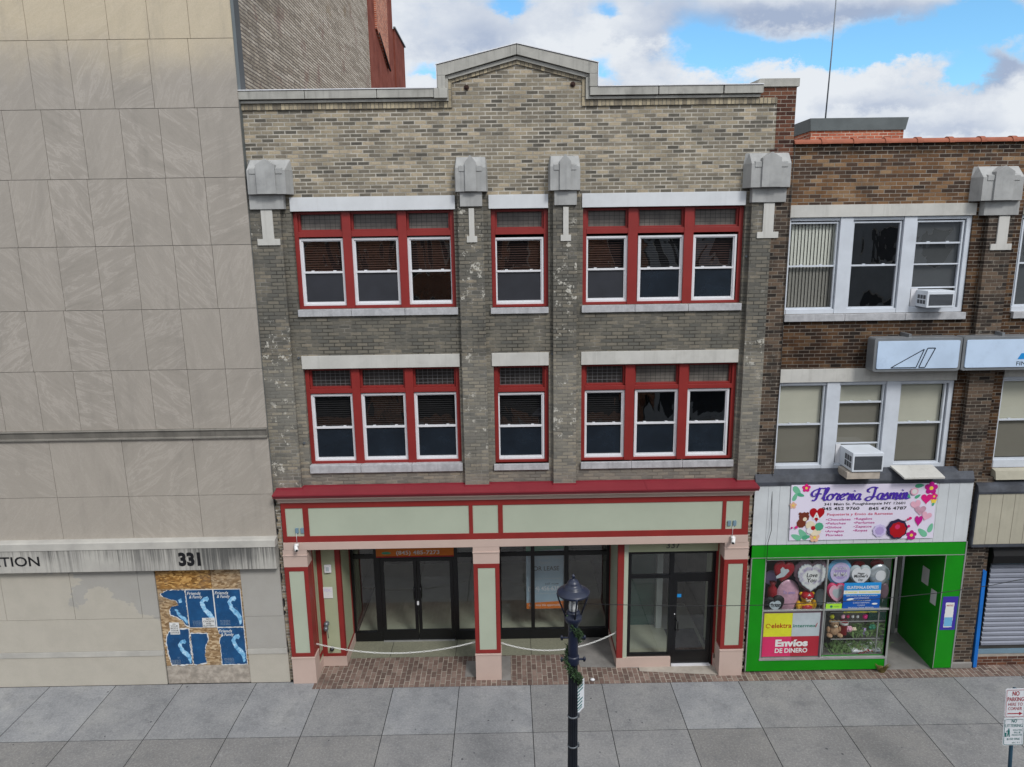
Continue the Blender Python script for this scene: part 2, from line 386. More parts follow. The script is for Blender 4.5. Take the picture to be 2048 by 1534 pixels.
# rough painted party wall
def partywall():
    s = Sh('old_painted_party_wall'); x, y, z = s.xyz()
    w = s.noise(5, 5, .7)
    vec = s.comb(y, s.math('ADD', z, s.math('MULTIPLY', s.math('SUBTRACT', w, .5), .05)), 0.)
    b = s.n('ShaderNodeTexBrick'); s.l(vec, b.inputs['Vector'])
    for k, q in (('Color1', (0, 0, 0, 1)), ('Color2', (1, 1, 1, 1)), ('Mortar', (0, 0, 0, 1)), ('Scale', 1.), ('Mortar Size', .012), ('Mortar Smooth', .4), ('Brick Width', .9), ('Row Height', .0668)): b.inputs[k].default_value = q
    c = s.ramp(s.math('ADD', s.math('MULTIPLY', b.outputs['Color'], .25), s.math('MULTIPLY', s.noise(9, 7, .8), .8)), [(.3, '7d7265'), (.45, 'a99d8d'), (.6, 'c2b6a6'), (.8, 'dcd3c6')])
    c = s.mix(s.rng(s.noise(1.1, 6, .65, off=(2, 4, 6)), .55, .68, 0, .55), c, lin('86615a'))
    c = s.mix(s.rng(s.noise(.9, 6, .65, off=(7, 1, 3)), .6, .68, 0, .5), c, lin('8a7350'))
    c = s.mix(s.rng(s.noise(7, 8, .75), .55, .68, 0, .7), c, lin('c2bab3'))
    f = s.rng(s.math('ADD', y, s.math('MULTIPLY', w, 3)), 1, 8, .5, .0); c = s.mix(s.math('MULTIPLY', f, s.rng(s.noise(2, 8, .7), .35, .6)), c, lin('35332f'))
    c = s.mix(s.rng(s.noise(14, 6, .8, off=(3, 3, 9)), .62, .7, 0, .9), c, lin('3d3732'))
    c = s.mix(b.outputs['Fac'], c, lin('6a625c'))
    s.bump(s.math('ADD', s.math('MULTIPLY', b.outputs['Fac'], -1), s.noise(25, 6, .8)), .012, 1)
    return s.out(c, .9, 0, .1)
M['party'] = partywall()
def stucco():
    s = Sh('red_painted_stucco'); c = s.ramp(s.noise(1.5, 8, .7), [(.25, '5f332c'), (.5, '7c4438'), (.75, '8f574b')])
    c = s.mix(s.rng(s.noise(5, 8, .8, st=(1, 1, .3)), .58, .72, 0, .5), c, lin('93847c')); s.bump(s.noise(20, 6, .7), .01, .8); return s.out(c, .9, 0, .1)
M['stucco'] = stucco()
def stonepanel():
    s = Sh('veined_stone_panel'); x, y, z = s.xyz()
    at = s.n('ShaderNodeAttribute', attribute_name='rnd'); r = at.outputs['Fac']
    ang = s.math('ADD', s.math('MULTIPLY', r, .9), .35); ca, sa = s.math('COSINE', ang), s.math('SINE', ang)
    sg = s.math('SUBTRACT', s.math('MULTIPLY', s.math('GREATER_THAN', s.math('FRACT', s.math('MULTIPLY', r, 7.3)), .35), 2), 1)
    xx = s.math('MULTIPLY', x, sg)
    u = s.math('ADD', s.math('MULTIPLY', xx, ca), s.math('MULTIPLY', z, sa)); v = s.math('SUBTRACT', s.math('MULTIPLY', z, ca), s.math('MULTIPLY', xx, sa))
    vec = s.comb(s.math('MULTIPLY', u, 1.0), s.math('MULTIPLY', v, 4.2), s.math('MULTIPLY', r, 40))
    n = s.noise(1.25, 8, .62, vec=vec, dist=1.0)
    c = s.ramp(n, [(.28, '8c867d'), (.42, '968f86'), (.5, '9a938a'), (.545, 'aba39a'), (.59, '9a938a'), (.8, '938c83')])
    c = s.mix(s.rng(s.math('FRACT', s.math('MULTIPLY', r, 3.7)), 0, 1, .1, .7, False), c, lin('9a938a')); c = s.mix(s.rng(r, 0, 1, 0, .35, False), c, lin('a69e94'))
    # weathered grey-brown towards the middle floors; sunlight at the top painted in as warm tint
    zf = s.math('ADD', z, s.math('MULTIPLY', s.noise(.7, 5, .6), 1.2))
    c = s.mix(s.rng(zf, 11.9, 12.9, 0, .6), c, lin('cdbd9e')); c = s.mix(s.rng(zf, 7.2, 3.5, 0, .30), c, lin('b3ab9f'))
    c = s.mix(s.rng(s.noise(1.2, 8, .7, st=(2.5, 1, .5)), .48, .75, 0, .35), c, lin('7f7a73'))
    c = s.mix(s.rng(s.noise(90, 2, .5), .4, .7, 0, .15), c, lin('75706a'))
    s.bump(n, .002, .4); return s.out(c, .6, 0, .3)
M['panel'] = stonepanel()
def lowstone():
    s = Sh('patch_painted_stone')
    x, y, z = s.xyz(); f = s.math('ADD', s.math('MULTIPLY', s.math('SUBTRACT', s.noise(.9, 6, .6, st=(1, 1, 1.6)), .5), 2.4), s.math('ADD', s.math('MULTIPLY', s.math('ADD', x, 7.5), -.35), s.math('MULTIPLY', s.math('SUBTRACT', z, 1.75), -.75)))
    f = s.math('MAXIMUM', f, s.rng(z, .655, .66, 1, -2)); f = s.math('MINIMUM', f, s.rng(z, 1.30, 3, 3, .8))
    c = s.mix(s.rng(f, -.01, .02), lin('a5a29c'), lin('b5afa3'))
    c = s.mix(s.rng(s.noise(3, 6, .6), .3, .7, 0, .18), c, lin('8b877d'))
    c = s.mix(s.rng(s.noise(60, 3, .6), .4, .7, 0, .15), c, lin('7b776e')); s.bump(s.noise(50, 3, .6), .001, .5); return s.out(c, .7, 0, .25)
M['lowstone'] = lowstone()
def canopystone(face):
    s = Sh('streaked_concrete'); c = s.ramp(s.noise(2, 6, .6), [(.3, 'a3a09a'), (.7, 'b9b6ae')])
    if face:
        x, y, z = s.xyz(); t = s.noise(1, 6, .75, st=(26, 1, .5)); big = s.noise(.55, 3, .5, off=(4, 0, 0))
        f = s.math('ADD', t, s.math('MULTIPLY', s.math('SUBTRACT', big, .5), 1.1)); f = s.math('ADD', f, s.rng(z, 2.55, 3.0, -.08, .06))
        c = s.mix(s.rng(f, .36, .74, 0, .85), c, lin('3c3d3d'))
    s.bump(s.noise(60, 4, .6), .002, .5); return s.out(c, .8, 0, .2)
M['canopy'] = canopystone(False); M['canopyface'] = canopystone(True)
M['limestone'] = paint('grey_limestone', '9d9d9b', .8, .14, 3, .002, 80, streak=.35, dirt='5f6062', da=.35)
M['coping'] = paint('coping_limestone', 'a19f98', .8, .14, 3, .002, 80, streak=.5, dirt='4b4a46', da=.5)
M['lintel'] = paint('painted_lintel', 'c9cbcd', .6, .05, 2, .001, 60, streak=.12, dirt='8f8d86', da=.15)
M['lintel2'] = paint('weathered_lintel', 'bbb9b3', .7, .08, 2, .001, 60, streak=.35, dirt='85827a', da=.3)
M['sill'] = paint('sill_stone', 'a9a9ab', .75, .15, 9, .001, 80, streak=.4, dirt='6a6b6e', da=.4)
M['red'] = paint('red_gloss_paint', '842b28', .45, .08, 2, .0006, 30, dirt='6b2824', da=.3)
M['redtop'] = paint('red_sheet_metal', '802b34', .42, .06, 1.5)
M['sage'] = paint('sage_green_paint', 'a9b09e', .5, .04, 1.2)
M['sage2'] = paint('sage_green_paint_inner', 'a3a88b', .5, .06, 1.2)
M['beige'] = paint('pinkish_beige_paint', 'bda79c', .55, .04, 1.5, dirt='a08d82', da=.2)
M['black'] = paint('black_aluminium', '0d0e11', .3, .1, 4, spec=.5)
M['vinyl'] = paint('white_vinyl', 'd5d5d8', .4, .03, 4, dirt='a9a8a4', da=.2)
M['alu'] = paint('white_window_paint', 'c3c8cf', .5, .06, 3, dirt='8d9096', da=.35)
M['alugrey'] = paint('grey_aluminium', '9c9d9b', .4, .1, 4, metal=.3)
M['darkroom'] = paint('dark_interior', '3a3835', .9, .2)
M['displayback'] = paint('display_backing', '55514e', .9, .2)
M['roomfloor'] = paint('pale_interior_floor', 'a9ab98', .35, .08, 2)
M['roomgreen'] = paint('dark_green_interior_wall', '2a5247', .7, .1)
M['roomwhite'] = paint('white_interior_paint', 'c5ccc8', .6, .05)
M['mat'] = paint('grey_door_mat', '3b393c', .95, .2, 40, .003, 90)
M['pane'] = glass('window_glass', .20, (.72, .74, .78, 1), .008, 1.6)
M['pane2'] = glass('shop_glass', .15, (.88, .9, .9, 1), .001)
M['pane3'] = glass('display_glass', .05, (.93, .95, .95, 1), .001)
M['screen'] = paint('insect_screen', '2b2d33', .4, .15, 3, spec=.6)
M['screenblue'] = paint('blue_tinted_screen', '1b232c', .22, .25, 3, spec=.7)
M['blind'] = paint('brown_venetian_blind', '5f463b', .6, .12, 2)
M['blinddk'] = paint('dark_venetian_blind', '3c3935', .55, .1)
M['vblind'] = paint('vertical_blind', 'cfcdc2', .7, .06)
M['shade'] = paint('cream_roller_shade', 'bab6a6', .8, .05, 1, dirt='a09b8c', da=.2)
M['shadegrey'] = paint('grey_roller_shade', '6d6d68', .8, .08, 1.5)
def lead():
    s = Sh('leaded_obscure_glass'); x, y, z = s.xyz()
    f1 = s.math('LESS_THAN', s.math('FRACT', s.math('DIVIDE', s.math('ADD', x, 20), .092)), .075); f2 = s.math('LESS_THAN', s.math('FRACT', s.math('DIVIDE', z, .066)), .11)
    g = s.math('MAXIMUM', f1, f2); c = s.ramp(s.noise(2, 4, .6), [(.3, '4b4845'), (.7, '77736c')])
    return s, c, g
s_, c_, g_ = lead(); M['lead3'] = s_.out(s_.mix(g_, c_, lin('2c2b2b')), .3)
s_, c_, g_ = lead(); M['lead2'] = s_.out(s_.mix(g_, s_.mix(1., c_, (.22, .22, .24, 1), 'MULTIPLY'), lin('6c6c6e')), .3)
def slabs():
    s = Sh('concrete_paving'); at = s.n('ShaderNodeAttribute', attribute_name='rnd'); r = at.outputs['Fac']
    c = s.ramp(s.noise(1.1, 8, .65), [(.3, '787a7d'), (.5, '8a8b8d'), (.7, '9a9a99')])
    c = s.mix(s.rng(r, 0, 1, 0, .6, False), c, lin('6f6c67')); x, y, z = s.xyz(); c = s.mix(s.rng(y, -1.80, -1.74, .3, 0), c, lin('6d6862'))
    n4 = s.noise(26, 9, .9); c = s.mix(s.rng(n4, .5, .64, 0, .45), c, lin('56575a')); c = s.mix(s.rng(n4, .5, .38, 0, .4), c, lin('b8b7b4')); c = s.mix(s.rng(s.noise(1.6, 9, .8, off=(9, 9, 0)), .5, .66, 0, .35), c, lin('5d5e60'))
    c = s.mix(s.rng(s.noise(3, 8, .75, off=(1, 4, 0)), .55, .72, 0, .35), c, lin('5a5b5e'))
    c = s.mix(s.rng(s.noise(1.5, 8, .8, off=(6, 2, 0)), .6, .7, 0, .4), c, lin('9d9c9a'))
    c = s.mix(s.rng(s.noise(5, 9, .8, off=(2, 7, 0)), .52, .64, 0, .35), c, lin('5f6165')); c = s.mix(s.rng(s.noise(22, 7, .8, off=(2, 3, 0)), .56, .66, 0, .3), c, lin('a3a3a2'))
    v = s.n('ShaderNodeTexVoronoi'); v.inputs['Scale'].default_value = 4.6; s.l(s.pos, v.inputs['Vector'])
    k = s.n('ShaderNodeSeparateColor'); s.l(v.outputs['Color'], k.inputs[0])
    rad = s.math('MULTIPLY', s.math('POWER', k.outputs[0], 2.5), .115)
    f = s.math('LESS_THAN', s.math('ADD', v.outputs['Distance'], s.math('MULTIPLY', s.noise(30, 2), .03)), rad)
    c = s.mix(s.math('MULTIPLY', f, .75), c, lin('34343a'))
    s.bump(s.noise(120, 4, .7), .002, .5); return s.out(c, .85, 0, .25)
M['slab'] = slabs()
M['gap'] = paint('joint_dirt', '2d2d2e', .95, .2, 20)
M['concrete'] = paint('worn_concrete', '807d79', .85, .18, 2, .002, 60, dirt='5a5753', da=.5)
M['apron'] = paint('pale_concrete', 'a59d92', .8, .12, 4, .002, 60, dirt='7d776e', da=.4)
M['terrazzo'] = paint('greenish_terrazzo', '7e7e6d', .55, .15, 30, .001, 90, dirt='5d5a4e', da=.4)
M['asphalt'] = paint('asphalt', '47484b', .9, .2, 5, .004, 90)
M['osb'] = None
def osb(name, a, b, d):
    s = Sh(name); v = s.n('ShaderNodeTexVoronoi'); v.inputs['Scale'].default_value = 16; v.inputs['Randomness'].default_value = 1
    mp = s.n('ShaderNodeMapping'); mp.inputs['Rotation'].default_value = (0, .6, 0); mp.inputs['Scale'].default_value = (1, 1, 2.4); s.l(s.noise(1, 1), s.n('ShaderNodeMath').inputs[0])
    s.l(s.pos, mp.inputs[0]); s.l(mp.outputs[0], v.inputs['Vector']); k = s.n('ShaderNodeSeparateColor'); s.l(v.outputs['Color'], k.inputs[0])
    c = s.ramp(k.outputs[0], [(0, a), (.6, b), (1, d)]); c = s.mix(s.rng(s.noise(1.6, 6, .7), .45, .7, 0, .5), c, lin('7d756a')); return s.out(c, .8, 0, .2)
M['osb'] = osb('chip_board', '63431f', 'a67a42', 'cfa565'); M['osbpale'] = osb('weathered_chip_board', '74593c', 'a58a68', 'c2ab8a')
M['fadewood'] = paint('faded_board', 'a39a8f', .85, .3, 9, .004, 40, dirt='5f564b', da=.7)
s_ = Sh('scuffed_poster_blue'); c_ = s_.ramp(s_.noise(3, 6, .7), [(.3, '0a3a63'), (.6, '124d7d'), (.8, '2a6a98')])
c_ = s_.mix(s_.math('MULTIPLY', s_.rng(s_.noise(45, 6, .8, st=(1, 1, .25)), .60, .66), s_.rng(s_.noise(3, 3, .5, off=(3, 0, 2)), .5, .6)), c_, lin('a9bccb')); M['blue'] = s_.out(c_, .5)
s_ = Sh('poster_pale_blue'); M['cyan'] = s_.out(s_.ramp(s_.noise(12, 5, .7), [(.3, '2f78ad'), (.5, '7fb9de'), (.7, 'c4e0f2')]), .5)
M['paper'] = paint('white_paper', 'd3d3d1', .7, .06)
M['ink'] = paint('black_ink', '101012', .6, .05)
M['darkletter'] = paint('dark_metal_letters', '17181b', .4, .1, spec=.5)
M['greyletter'] = paint('grey_metal_numerals', '5d5f58', .45, .1)
M['terra'] = paint('terracotta_tile', '90543f', .8, .14, 4, .002, 40, dirt='7b4a36', da=.3)
M['roof'] = paint('grey_roof_membrane', '5a5b5c', .9, .1)
M['sheet'] = paint('grey_sheet_metal', '656a6a', .5, .15, 1.6, dirt='50555a', da=.4, metal=.2)
M['tar'] = paint('blackish_tar', '3e4148', .55, .35, 3, .008, 12, dirt='5c6068', da=.6)
M['whiteboard'] = paint('white_siding', 'c2c6c8', .6, .06, 2, .001, 60, dirt='97999a', da=.35, streak=.15)
M['beigeboard'] = paint('beige_siding', 'a9a493', .65, .07, 2, .001, 60, dirt='7d7a6e', da=.35, streak=.25)
M['green'] = paint('bright_green_paint', '0c830a', .5, .08, 2, .001, 20, dirt='1c6a1c', da=.3, streak=.12)
M['groove'] = paint('dark_joint', '4e5052', .9, .1)
M['shutter'] = paint('grey_steel_shutter', '8b8f9b', .45, .06, 2, metal=.2)
M['bluebar'] = paint('blue_steel_paint', '1668ba', .5, .1)
M['signface'] = paint('pale_blue_sign_face', 'b9cbe0', .25, .09, 1.4, dirt='7f93ac', da=.35)
M['signframe'] = paint('grey_sign_frame', '7f8285', .4, .12, metal=.3)
M['navy'] = paint('navy_print', '14202e', .5, .05)
M['acwhite'] = paint('white_appliance_metal', 'cfd4da', .35, .04)
M['acgrille'] = paint('dark_grille', '4a4c50', .5, .1)
M['rust'] = paint('rusty_white_board', 'a89e92', .8, .2, 5, dirt='7c4a30', da=.5)
M['pole'] = paint('blue_black_lamp_paint', '1b2236', .38, .15, 6, spec=.5)
M['bulb'] = paint('frosted_lamp_glass', 'c4c6c6', .4, .05)
M['leaf'] = paint('garland_green', '1d3019', .7, .35, 25)
M['rustdark'] = paint('rusty_iron', '35221c', .8, .3, 20)
M['leaf2'] = paint('bright_leaf_green', '34502a', .7, .3, 25)
M['steel'] = paint('galvanised_steel', '777c82', .4, .15, metal=.6)
M['greenpost'] = paint('blue_green_post', '2d4a5c', .45, .15)
M['signwhite'] = paint('traffic_sign_white', 'd6dadf', .4, .03)
M['signred'] = paint('traffic_sign_red', 'a02836', .5, .05)
M['signgreen'] = paint('traffic_sign_green', '1f6a68', .5, .05)
M['chain'] = paint('white_plastic_chain', 'dcdcd8', .45, .05)
M['camwhite'] = paint('white_camera_plastic', 'dcdcda', .35, .04)
M['wire'] = paint('dark_cable', '1c1d1f', .6, .1)
M['banner'] = paint('pale_lilac_vinyl', 'd7d0e0', .4, .03, 1)
for nm, c in (('purple', '4a2f9c'), ('magenta', 'b5187f'), ('rose', 'c4305f'), ('hotpink', 'cf2277'), ('palepink', 'dba6b8'), ('mint', '6fb391'), ('leafteal', '4d9f7c'), ('yellow', 'e2c64a'), ('bearbrown', '6e3323'),
              ('crimson', 'a3121c'), ('cream', 'd9cbb0'), ('lilac', 'a795c4'), ('printdark', '2a2440'), ('orangep', 'cc6f1f'), ('lime', '9fd33a'), ('bannergrey', '6f8796'), ('skyblue', '2286c8'), ('deepblue', '0f4fa0'),
              ('elyellow', 'c9c92f'), ('elgreen', '1f6f5c'), ('silver', 'aab4b8'), ('babyblue', '6aa9cf'), ('mauve', '6c5560'), ('peach', 'd8a98e'), ('palelilac', 'c0b4d6'), ('purplebox', '3c2f94')):
    M[nm] = paint(nm+'_print', c, .4, .06, 5)
M['foil'] = paint('silver_foil', 'b9bfc4', .25, .25, 9, metal=.4)
M['foilpink'] = paint('pink_foil', 'c79cae', .3, .2, 7, metal=.15)
M['foilred'] = paint('red_foil', '8d2129', .3, .15, 7)
M['plushyellow'] = paint('yellow_plush', 'd3a11e', .95, .2, 20, .004, 60); M['plushbrown'] = paint('light_brown_plush', 'a58568', .95, .2, 20, .004, 60)
M['plant'] = paint('cut_leaves', '6f8a55', .6, .45, 12)

# ================================================================ SETTING
MB().quad((-60, -5.2, -.14), (60, -5.2, -.14), (60, -15, -.14), (-60, -15, -.14)).build('road', M['asphalt'])
struct(bpy.data.objects['road'])
struct(MB().quad((-400, -400, -.30), (400, -400, -.30), (400, 400, -.30), (-400, 400, -.30)).build('ground', M['asphalt']))
struct(box('kerb', M['concrete'], None, -60, 60, -5.2, -5.02, -.25, .0))
struct(box('kerb', M['concrete'], None, -60, 60, -15.2, -15, -.25, .0))
struct(box('far_pavement', M['concrete'], None, -60, 60, -19, -15.2, -.25, -.004))
struct(MB().quad((-60, -5.02, -.006), (60, -5.02, -.006), (60, 2, -.006), (-60, 2, -.006)).build('pavement_bed', M['gap']))
mb = MB()
xs = [-12.1, -10.7, -9.32, -7.99, -6.65, -5.16, -3.83, -2.36, -1.05, .365, 1.79, 3.16, 4.52, 5.98, 7.36, 8.83, 10.2, 11.6, 13.0]
for (y0, y1, front) in ((-1.765, -.40, 1), (-3.28, -1.775, 0), (-5.01, -3.29, 0)):
    for i in range(len(xs)-1):
        mb.rnd(); yb = y1
        if front and xs[i+1] < -3.6: yb = -.16
        jx = [random.uniform(-.03, .03)*(0 if front else 1) for _ in range(2)]
        mb.add([(xs[i]+.007, y0, 0), (xs[i+1]-.007, y0, 0), (xs[i+1]-.007, yb, 0), (xs[i]+.007, yb, 0)], [(0, 1, 2, 3)])
struct(mb.build('pavement', M['slab']))
struct(MB().quad((-3.98, -.40, .004), (10.9, -.40, .004), (10.9, .0, .004), (-3.98, .0, .004)).build('brick_paving', M['paver']))
struct(MB().quad((-3.98, .0, .004), (2.6, .0, .004), (2.6, .66, .004), (-3.98, .66, .004)).build('entrance_paving', M['paver']))
struct(MB().add([(1.42, .16, .008), (2.6, .10, .008), (2.6, 1.26, .008), (1.3, 1.26, .008)], [(0, 1, 2, 3)]).build('concrete_patch', M['concrete']))
struct(MB().quad((-.22, -.24, .009), (-.02, -.24, .009), (-.02, .60, .009), (-.22, .60, .009)).build('concrete_patch', M['concrete']))
struct(MB().quad((-.95, -.10, .009), (-.70, -.10, .009), (-.70, .45, .009), (-.95, .45, .009)).build('concrete_patch', M['concrete']))
mb = MB()
for x0, x1 in ((-3.95, -2.6), (-2.59, -1.2), (-1.19, .42), (.43, 1.42)): mb.quad((x0, .62, .014), (x1, .62, .014), (x1, 1.27, .014), (x0, 1.27, .014))
struct(mb.build('terrazzo_threshold', M['terrazzo']))
struct(MB().quad((7.6, -.12, .008), (9.0, -.12, .008), (9.0, 1.4, .008), (7.6, 1.4, .008)).build('shop_entrance_floor', M['concrete']))
struct(MB().add([(2.62, -.02, .010), (4.2, -.19, .010), (4.2, .35, .010), (3.28, .35, .010), (3.28, .12, .010), (2.62, .12, .010)], [(0, 1, 2, 3, 4, 5)]).build('door_apron', M['apron']))

# ---------------------------------------------------------------- wall builder
def wall(x0, x1, z0, z1, holes, y, depth, mb=None):
    mb = mb or MB(); X = sorted({x0, x1, *[h[0] for h in holes], *[h[1] for h in holes]}); Zs = sorted({z0, z1, *[h[2] for h in holes], *[h[3] for h in holes]})
    X = [a for a in X if x0 <= a <= x1]; Zs = [a for a in Zs if z0 <= a <= z1]
    for i in range(len(X)-1):
        for j in range(len(Zs)-1):
            cx, cz = (X[i]+X[i+1])/2, (Zs[j]+Zs[j+1])/2
            if any(h[0] < cx < h[1] and h[2] < cz < h[3] for h in holes): continue
            mb.quad((X[i], y, Zs[j]), (X[i+1], y, Zs[j]), (X[i+1], y, Zs[j+1]), (X[i], y, Zs[j+1]))
    for a, b, c, d in holes:
        e = y+depth
        mb.quad((a, y, c), (a, y, d), (a, e, d), (a, e, c)); mb.quad((b, y, c), (b, e, c), (b, e, d), (b, y, d))
        mb.quad((a, y, d), (b, y, d), (b, e, d), (a, e, d)); mb.quad((a, y, c), (a, e, c), (b, e, c), (b, y, c))
    return mb

# ================================================================ MAIN BUILDING
MAIN = thing('commercial_building', 'three-storey tan brick building with red-framed windows, gabled parapet and red and sage shopfront', 'building', (.1, 0, 0))
OP3 = [(-3.79, -.905, 7.51, 9.25), (-.25, .78, 7.49, 9.25), (1.40, 4.305, 7.51, 9.25)]
OP2 = [(-3.79, -.89, 4.52, 6.40), (-.25, .78, 4.50, 6.40), (1.39, 4.32, 4.51, 6.40)]
mb = wall(-4.5, 4.76, 4.0, 10.95, OP3+OP2, 0, .3)
# gabled parapet face above, with a solid back
mb.prism([(-4.5, 10.952), (4.76, 10.952), (4.76, 11.06), (1.5, 11.06), (1.5, 11.42), (.25, 11.74), (-.98, 11.42), (-.98, 11.06), (-4.5, 11.06)], 0, .3)
mb.quad((-4.5, .3, 9.6), (-4.5, .3, 10.95), (5.08, .3, 10.95), (5.08, .3, 9.6))
mb.quad((5.08, .0, 0), (5.08, 14, 0), (5.08, 14, 10.4), (5.08, .0, 10.4)); mb.quad((-4.5, 0, 0), (-4.5, 0, 10.4), (-4.5, 14, 10.4), (-4.5, 14, 0))
mb.quad((-4.5, 14, 0), (-4.5, 14, 10.4), (5.08, 14, 10.4), (5.08, 14, 0))
mb.build('wall', M['tan'], MAIN)
MB().quad((-4.49, .3, 10.1), (5.07, .3, 10.1), (5.07, 14, 10.1), (-4.49, 14, 10.1)).build('roof', M['roof'], MAIN)
# stepped right end and brown corner pier
MB().prism([(4.42, 11.055), (4.761, 11.055), (4.761, 10.19), (4.68, 10.19), (4.68, 10.0), (5.085, 10.0), (5.085, 11.23), (4.42, 11.23)], -.004, .42).build('corner_pier', M['redpier'], MAIN)
MB().add([(4.36, -.03, 11.23), (5.12, -.03, 11.23), (5.12, .5, 11.23), (4.36, .5, 11.23), (4.44, -.03, 11.36), (5.12, -.03, 11.36), (5.12, .5, 11.36), (4.36, .5, 11.36)], [(0, 3, 2, 1), (4, 5, 6, 7), (0, 1, 5, 4), (1, 2, 6, 5), (2, 3, 7, 6), (3, 0, 4, 7)]).build('pier_cap', M['coping'], MAIN)
# piers
for a, b, nm in ((-4.5, -3.96, 'pier'), (-.83, -.375, 'pier'), (.86, 1.285, 'pier'), (4.385, 4.755, 'pier')):
    box(nm, M['tanpier'], MAIN, a, b, -.1, .002, 4.02, 9.58)
box('pier', M['brownpier'], MAIN, 4.757, 5.08, -.098, .002, 2.9, 9.58)
# ragged broken brick edge at the left, below the cornice
def raggededge(xin, xout, z0, z1, amp, y0):
    pts = [(xin, z0)]; z = z0
    while z < z1-.03:
        xo = xout+random.uniform(-amp, amp); pts += [(xo, z+.003), (xo, z+.060)]; z += .0668
    pts += [(xin, z)]
    MB().prism(pts, y0, .0).build('broken_brick_edge', M['tanpier'], MAIN)
raggededge(-4.40, -4.50, .02, 3.95, .035, -.10); raggededge(-4.46, -4.515, 4.2, 6.55, .03, -.09)
raggededge(4.645, 4.705, .02, 3.98, .03, -.11)
# soldier course following the parapet
mb = MB()
mb.prism([(-4.5, 10.955), (-.87, 10.955), (-.87, 11.36), (.25, 11.645), (1.37, 11.36), (1.37, 10.955), (4.75, 10.955), (4.75, 11.05), (1.47, 11.05), (1.47, 11.44), (.25, 11.75), (-.965, 11.44), (-.965, 11.05), (-4.5, 11.05)], -.03, .001)
mb.build('soldier_course', M['soldier'], MAIN)
# coping stones
def copingstone(poly, y0=-.12): return MB().prism(poly, y0, .36).build('coping_stone', M['coping'], MAIN, .006)
for a, b in ((-4.51, -3.385), (-3.375, -2.155), (-2.145, -.985)): copingstone(rect(a, b, 11.115, 11.25))
for a, b in ((1.495, 2.665), (2.68, 3.78), (3.80, 4.47)): copingstone(rect(a, b, 11.115, 11.245))
copingstone([(-1.11, 11.252), (-.975, 11.252), (-.975, 11.46), (-1.11, 11.46)]); copingstone([(1.485, 11.252), (1.62, 11.252), (1.62, 11.46), (1.485, 11.46)])
copingstone([(-1.11, 11.463), (-.97, 11.463), (.244, 11.78), (.244, 11.94), (-1.11, 11.625)]); copingstone([(.25, 11.78), (1.48, 11.463), (1.62, 11.463), (1.62, 11.625), (.25, 11.94)])
copingstone(rect(-1.17, -.945, 11.095, 11.249), -.15)
mb = MB()
for poly in ([(-4.5, 11.06), (-.93, 11.06), (-.93, 11.10), (-4.5, 11.10)], [(1.43, 11.06), (4.44, 11.06), (4.44, 11.10), (1.43, 11.10)], [(-.99, 11.10), (-.93, 11.10), (-.93, 11.43), (-.99, 11.43)], [(1.43, 11.10), (1.49, 11.10), (1.49, 11.43), (1.43, 11.43)],
             [(-.98, 11.432), (-.9, 11.41), (.25, 11.71), (.25, 11.765), (-.98, 11.455)], [(.251, 11.71), (1.42, 11.41), (1.49, 11.432), (1.49, 11.455), (.251, 11.765)]): mb.prism(poly, -.07, .01)
mb.build('coping_moulding', M['coping'], MAIN)
mb = MB()
for (a, b), (c, d) in (((-4.52, 11.262), (-1.12, 11.262)), ((1.63, 11.258), (4.47, 11.258)), ((-1.13, 11.637), (.25, 11.955)), ((.25, 11.955), (1.64, 11.637))): mb.hexa([(a, -.135, b-.008), (c, -.135, d-.008), (c, .38, d-.008), (a, .38, b-.008)], [(a, -.135, b+.006), (c, -.135, d+.006), (c, .38, d+.006), (a, .38, b+.006)])
mb.box(-1.125, -1.113, -.13, .37, 11.27, 11.63); mb.box(1.623, 1.635, -.13, .37, 11.27, 11.63)
mb.build('metal_flashing', M['vinyl'], MAIN)
# carved cap stones, blocks and T ornaments
def cap(parent, xc, w, big, dz=0.):
    x0, x1 = xc-w/2, xc+w/2; yf = -.24 if big else -.2; c = .07 if big else .025; z0, z1, z2 = 9.54+dz, 9.94+dz, 10.135+dz
    mb = MB(); mb.hexa([(x0+c, yf, z0), (x1-c, yf, z0), (x1, 0, z0), (x0, 0, z0)], [(x0+c, yf, z1), (x1-c, yf, z1), (x1, 0, z1), (x0, 0, z1)])
    mb.hexa([(x0+c, yf, z1), (x1-c, yf, z1), (x1, 0, z1), (x0, 0, z1)], [(x0+c+.02, -.035, z2), (x1-c-.02, -.035, z2), (x1-.03, 0, z2), (x0+.03, 0, z2)])
    o = mb.build('cap_stone', M['limestone'], parent, .004)
    rw = .165 if big else .098; zt = 10.13+dz if big else 10.15+dz; zs = z1+.09
    MB().prism([(xc-rw, z0+.003), (xc+rw, z0+.003), (xc+rw, zs), (xc, zt), (xc-rw, zs)], yf-.035, -.02).build('pointed_rib', M['limestone'], o, .004)
    s2 = rw+.12 if big else rw+.10
    for sg in (-1, 1):
        mb = MB(); a, b = sorted((xc+sg*(rw+.002), xc+sg*min(s2, w/2-c-.01)))
        mb.hexa([(a, yf-.012, z1-.06), (b, yf-.012, z1-.06), (b, -.03, z1-.06), (a, -.03, z1-.06)], [(a, yf-.012, z1+.03), (b, yf-.012, z1+.03), (b, -.03, z1+.10), (a, -.03, z1+.10)])
        mb.build('shoulder', M['limestone'], o, .004)
    return o
def tee(parent, xc, w, zt, zb, y):
    k = w/2; f = k*1.95 if w < .15 else k*2
    MB().prism([(xc-f, zb), (xc+f, zb), (xc+f, zb+.11), (xc+k, zb+.11), (xc+k, zt), (xc-k, zt), (xc-k, zb+.11), (xc-f, zb+.11)], y, -.05).build('inverted_T_ornament', M['lintel2'], parent, .003)
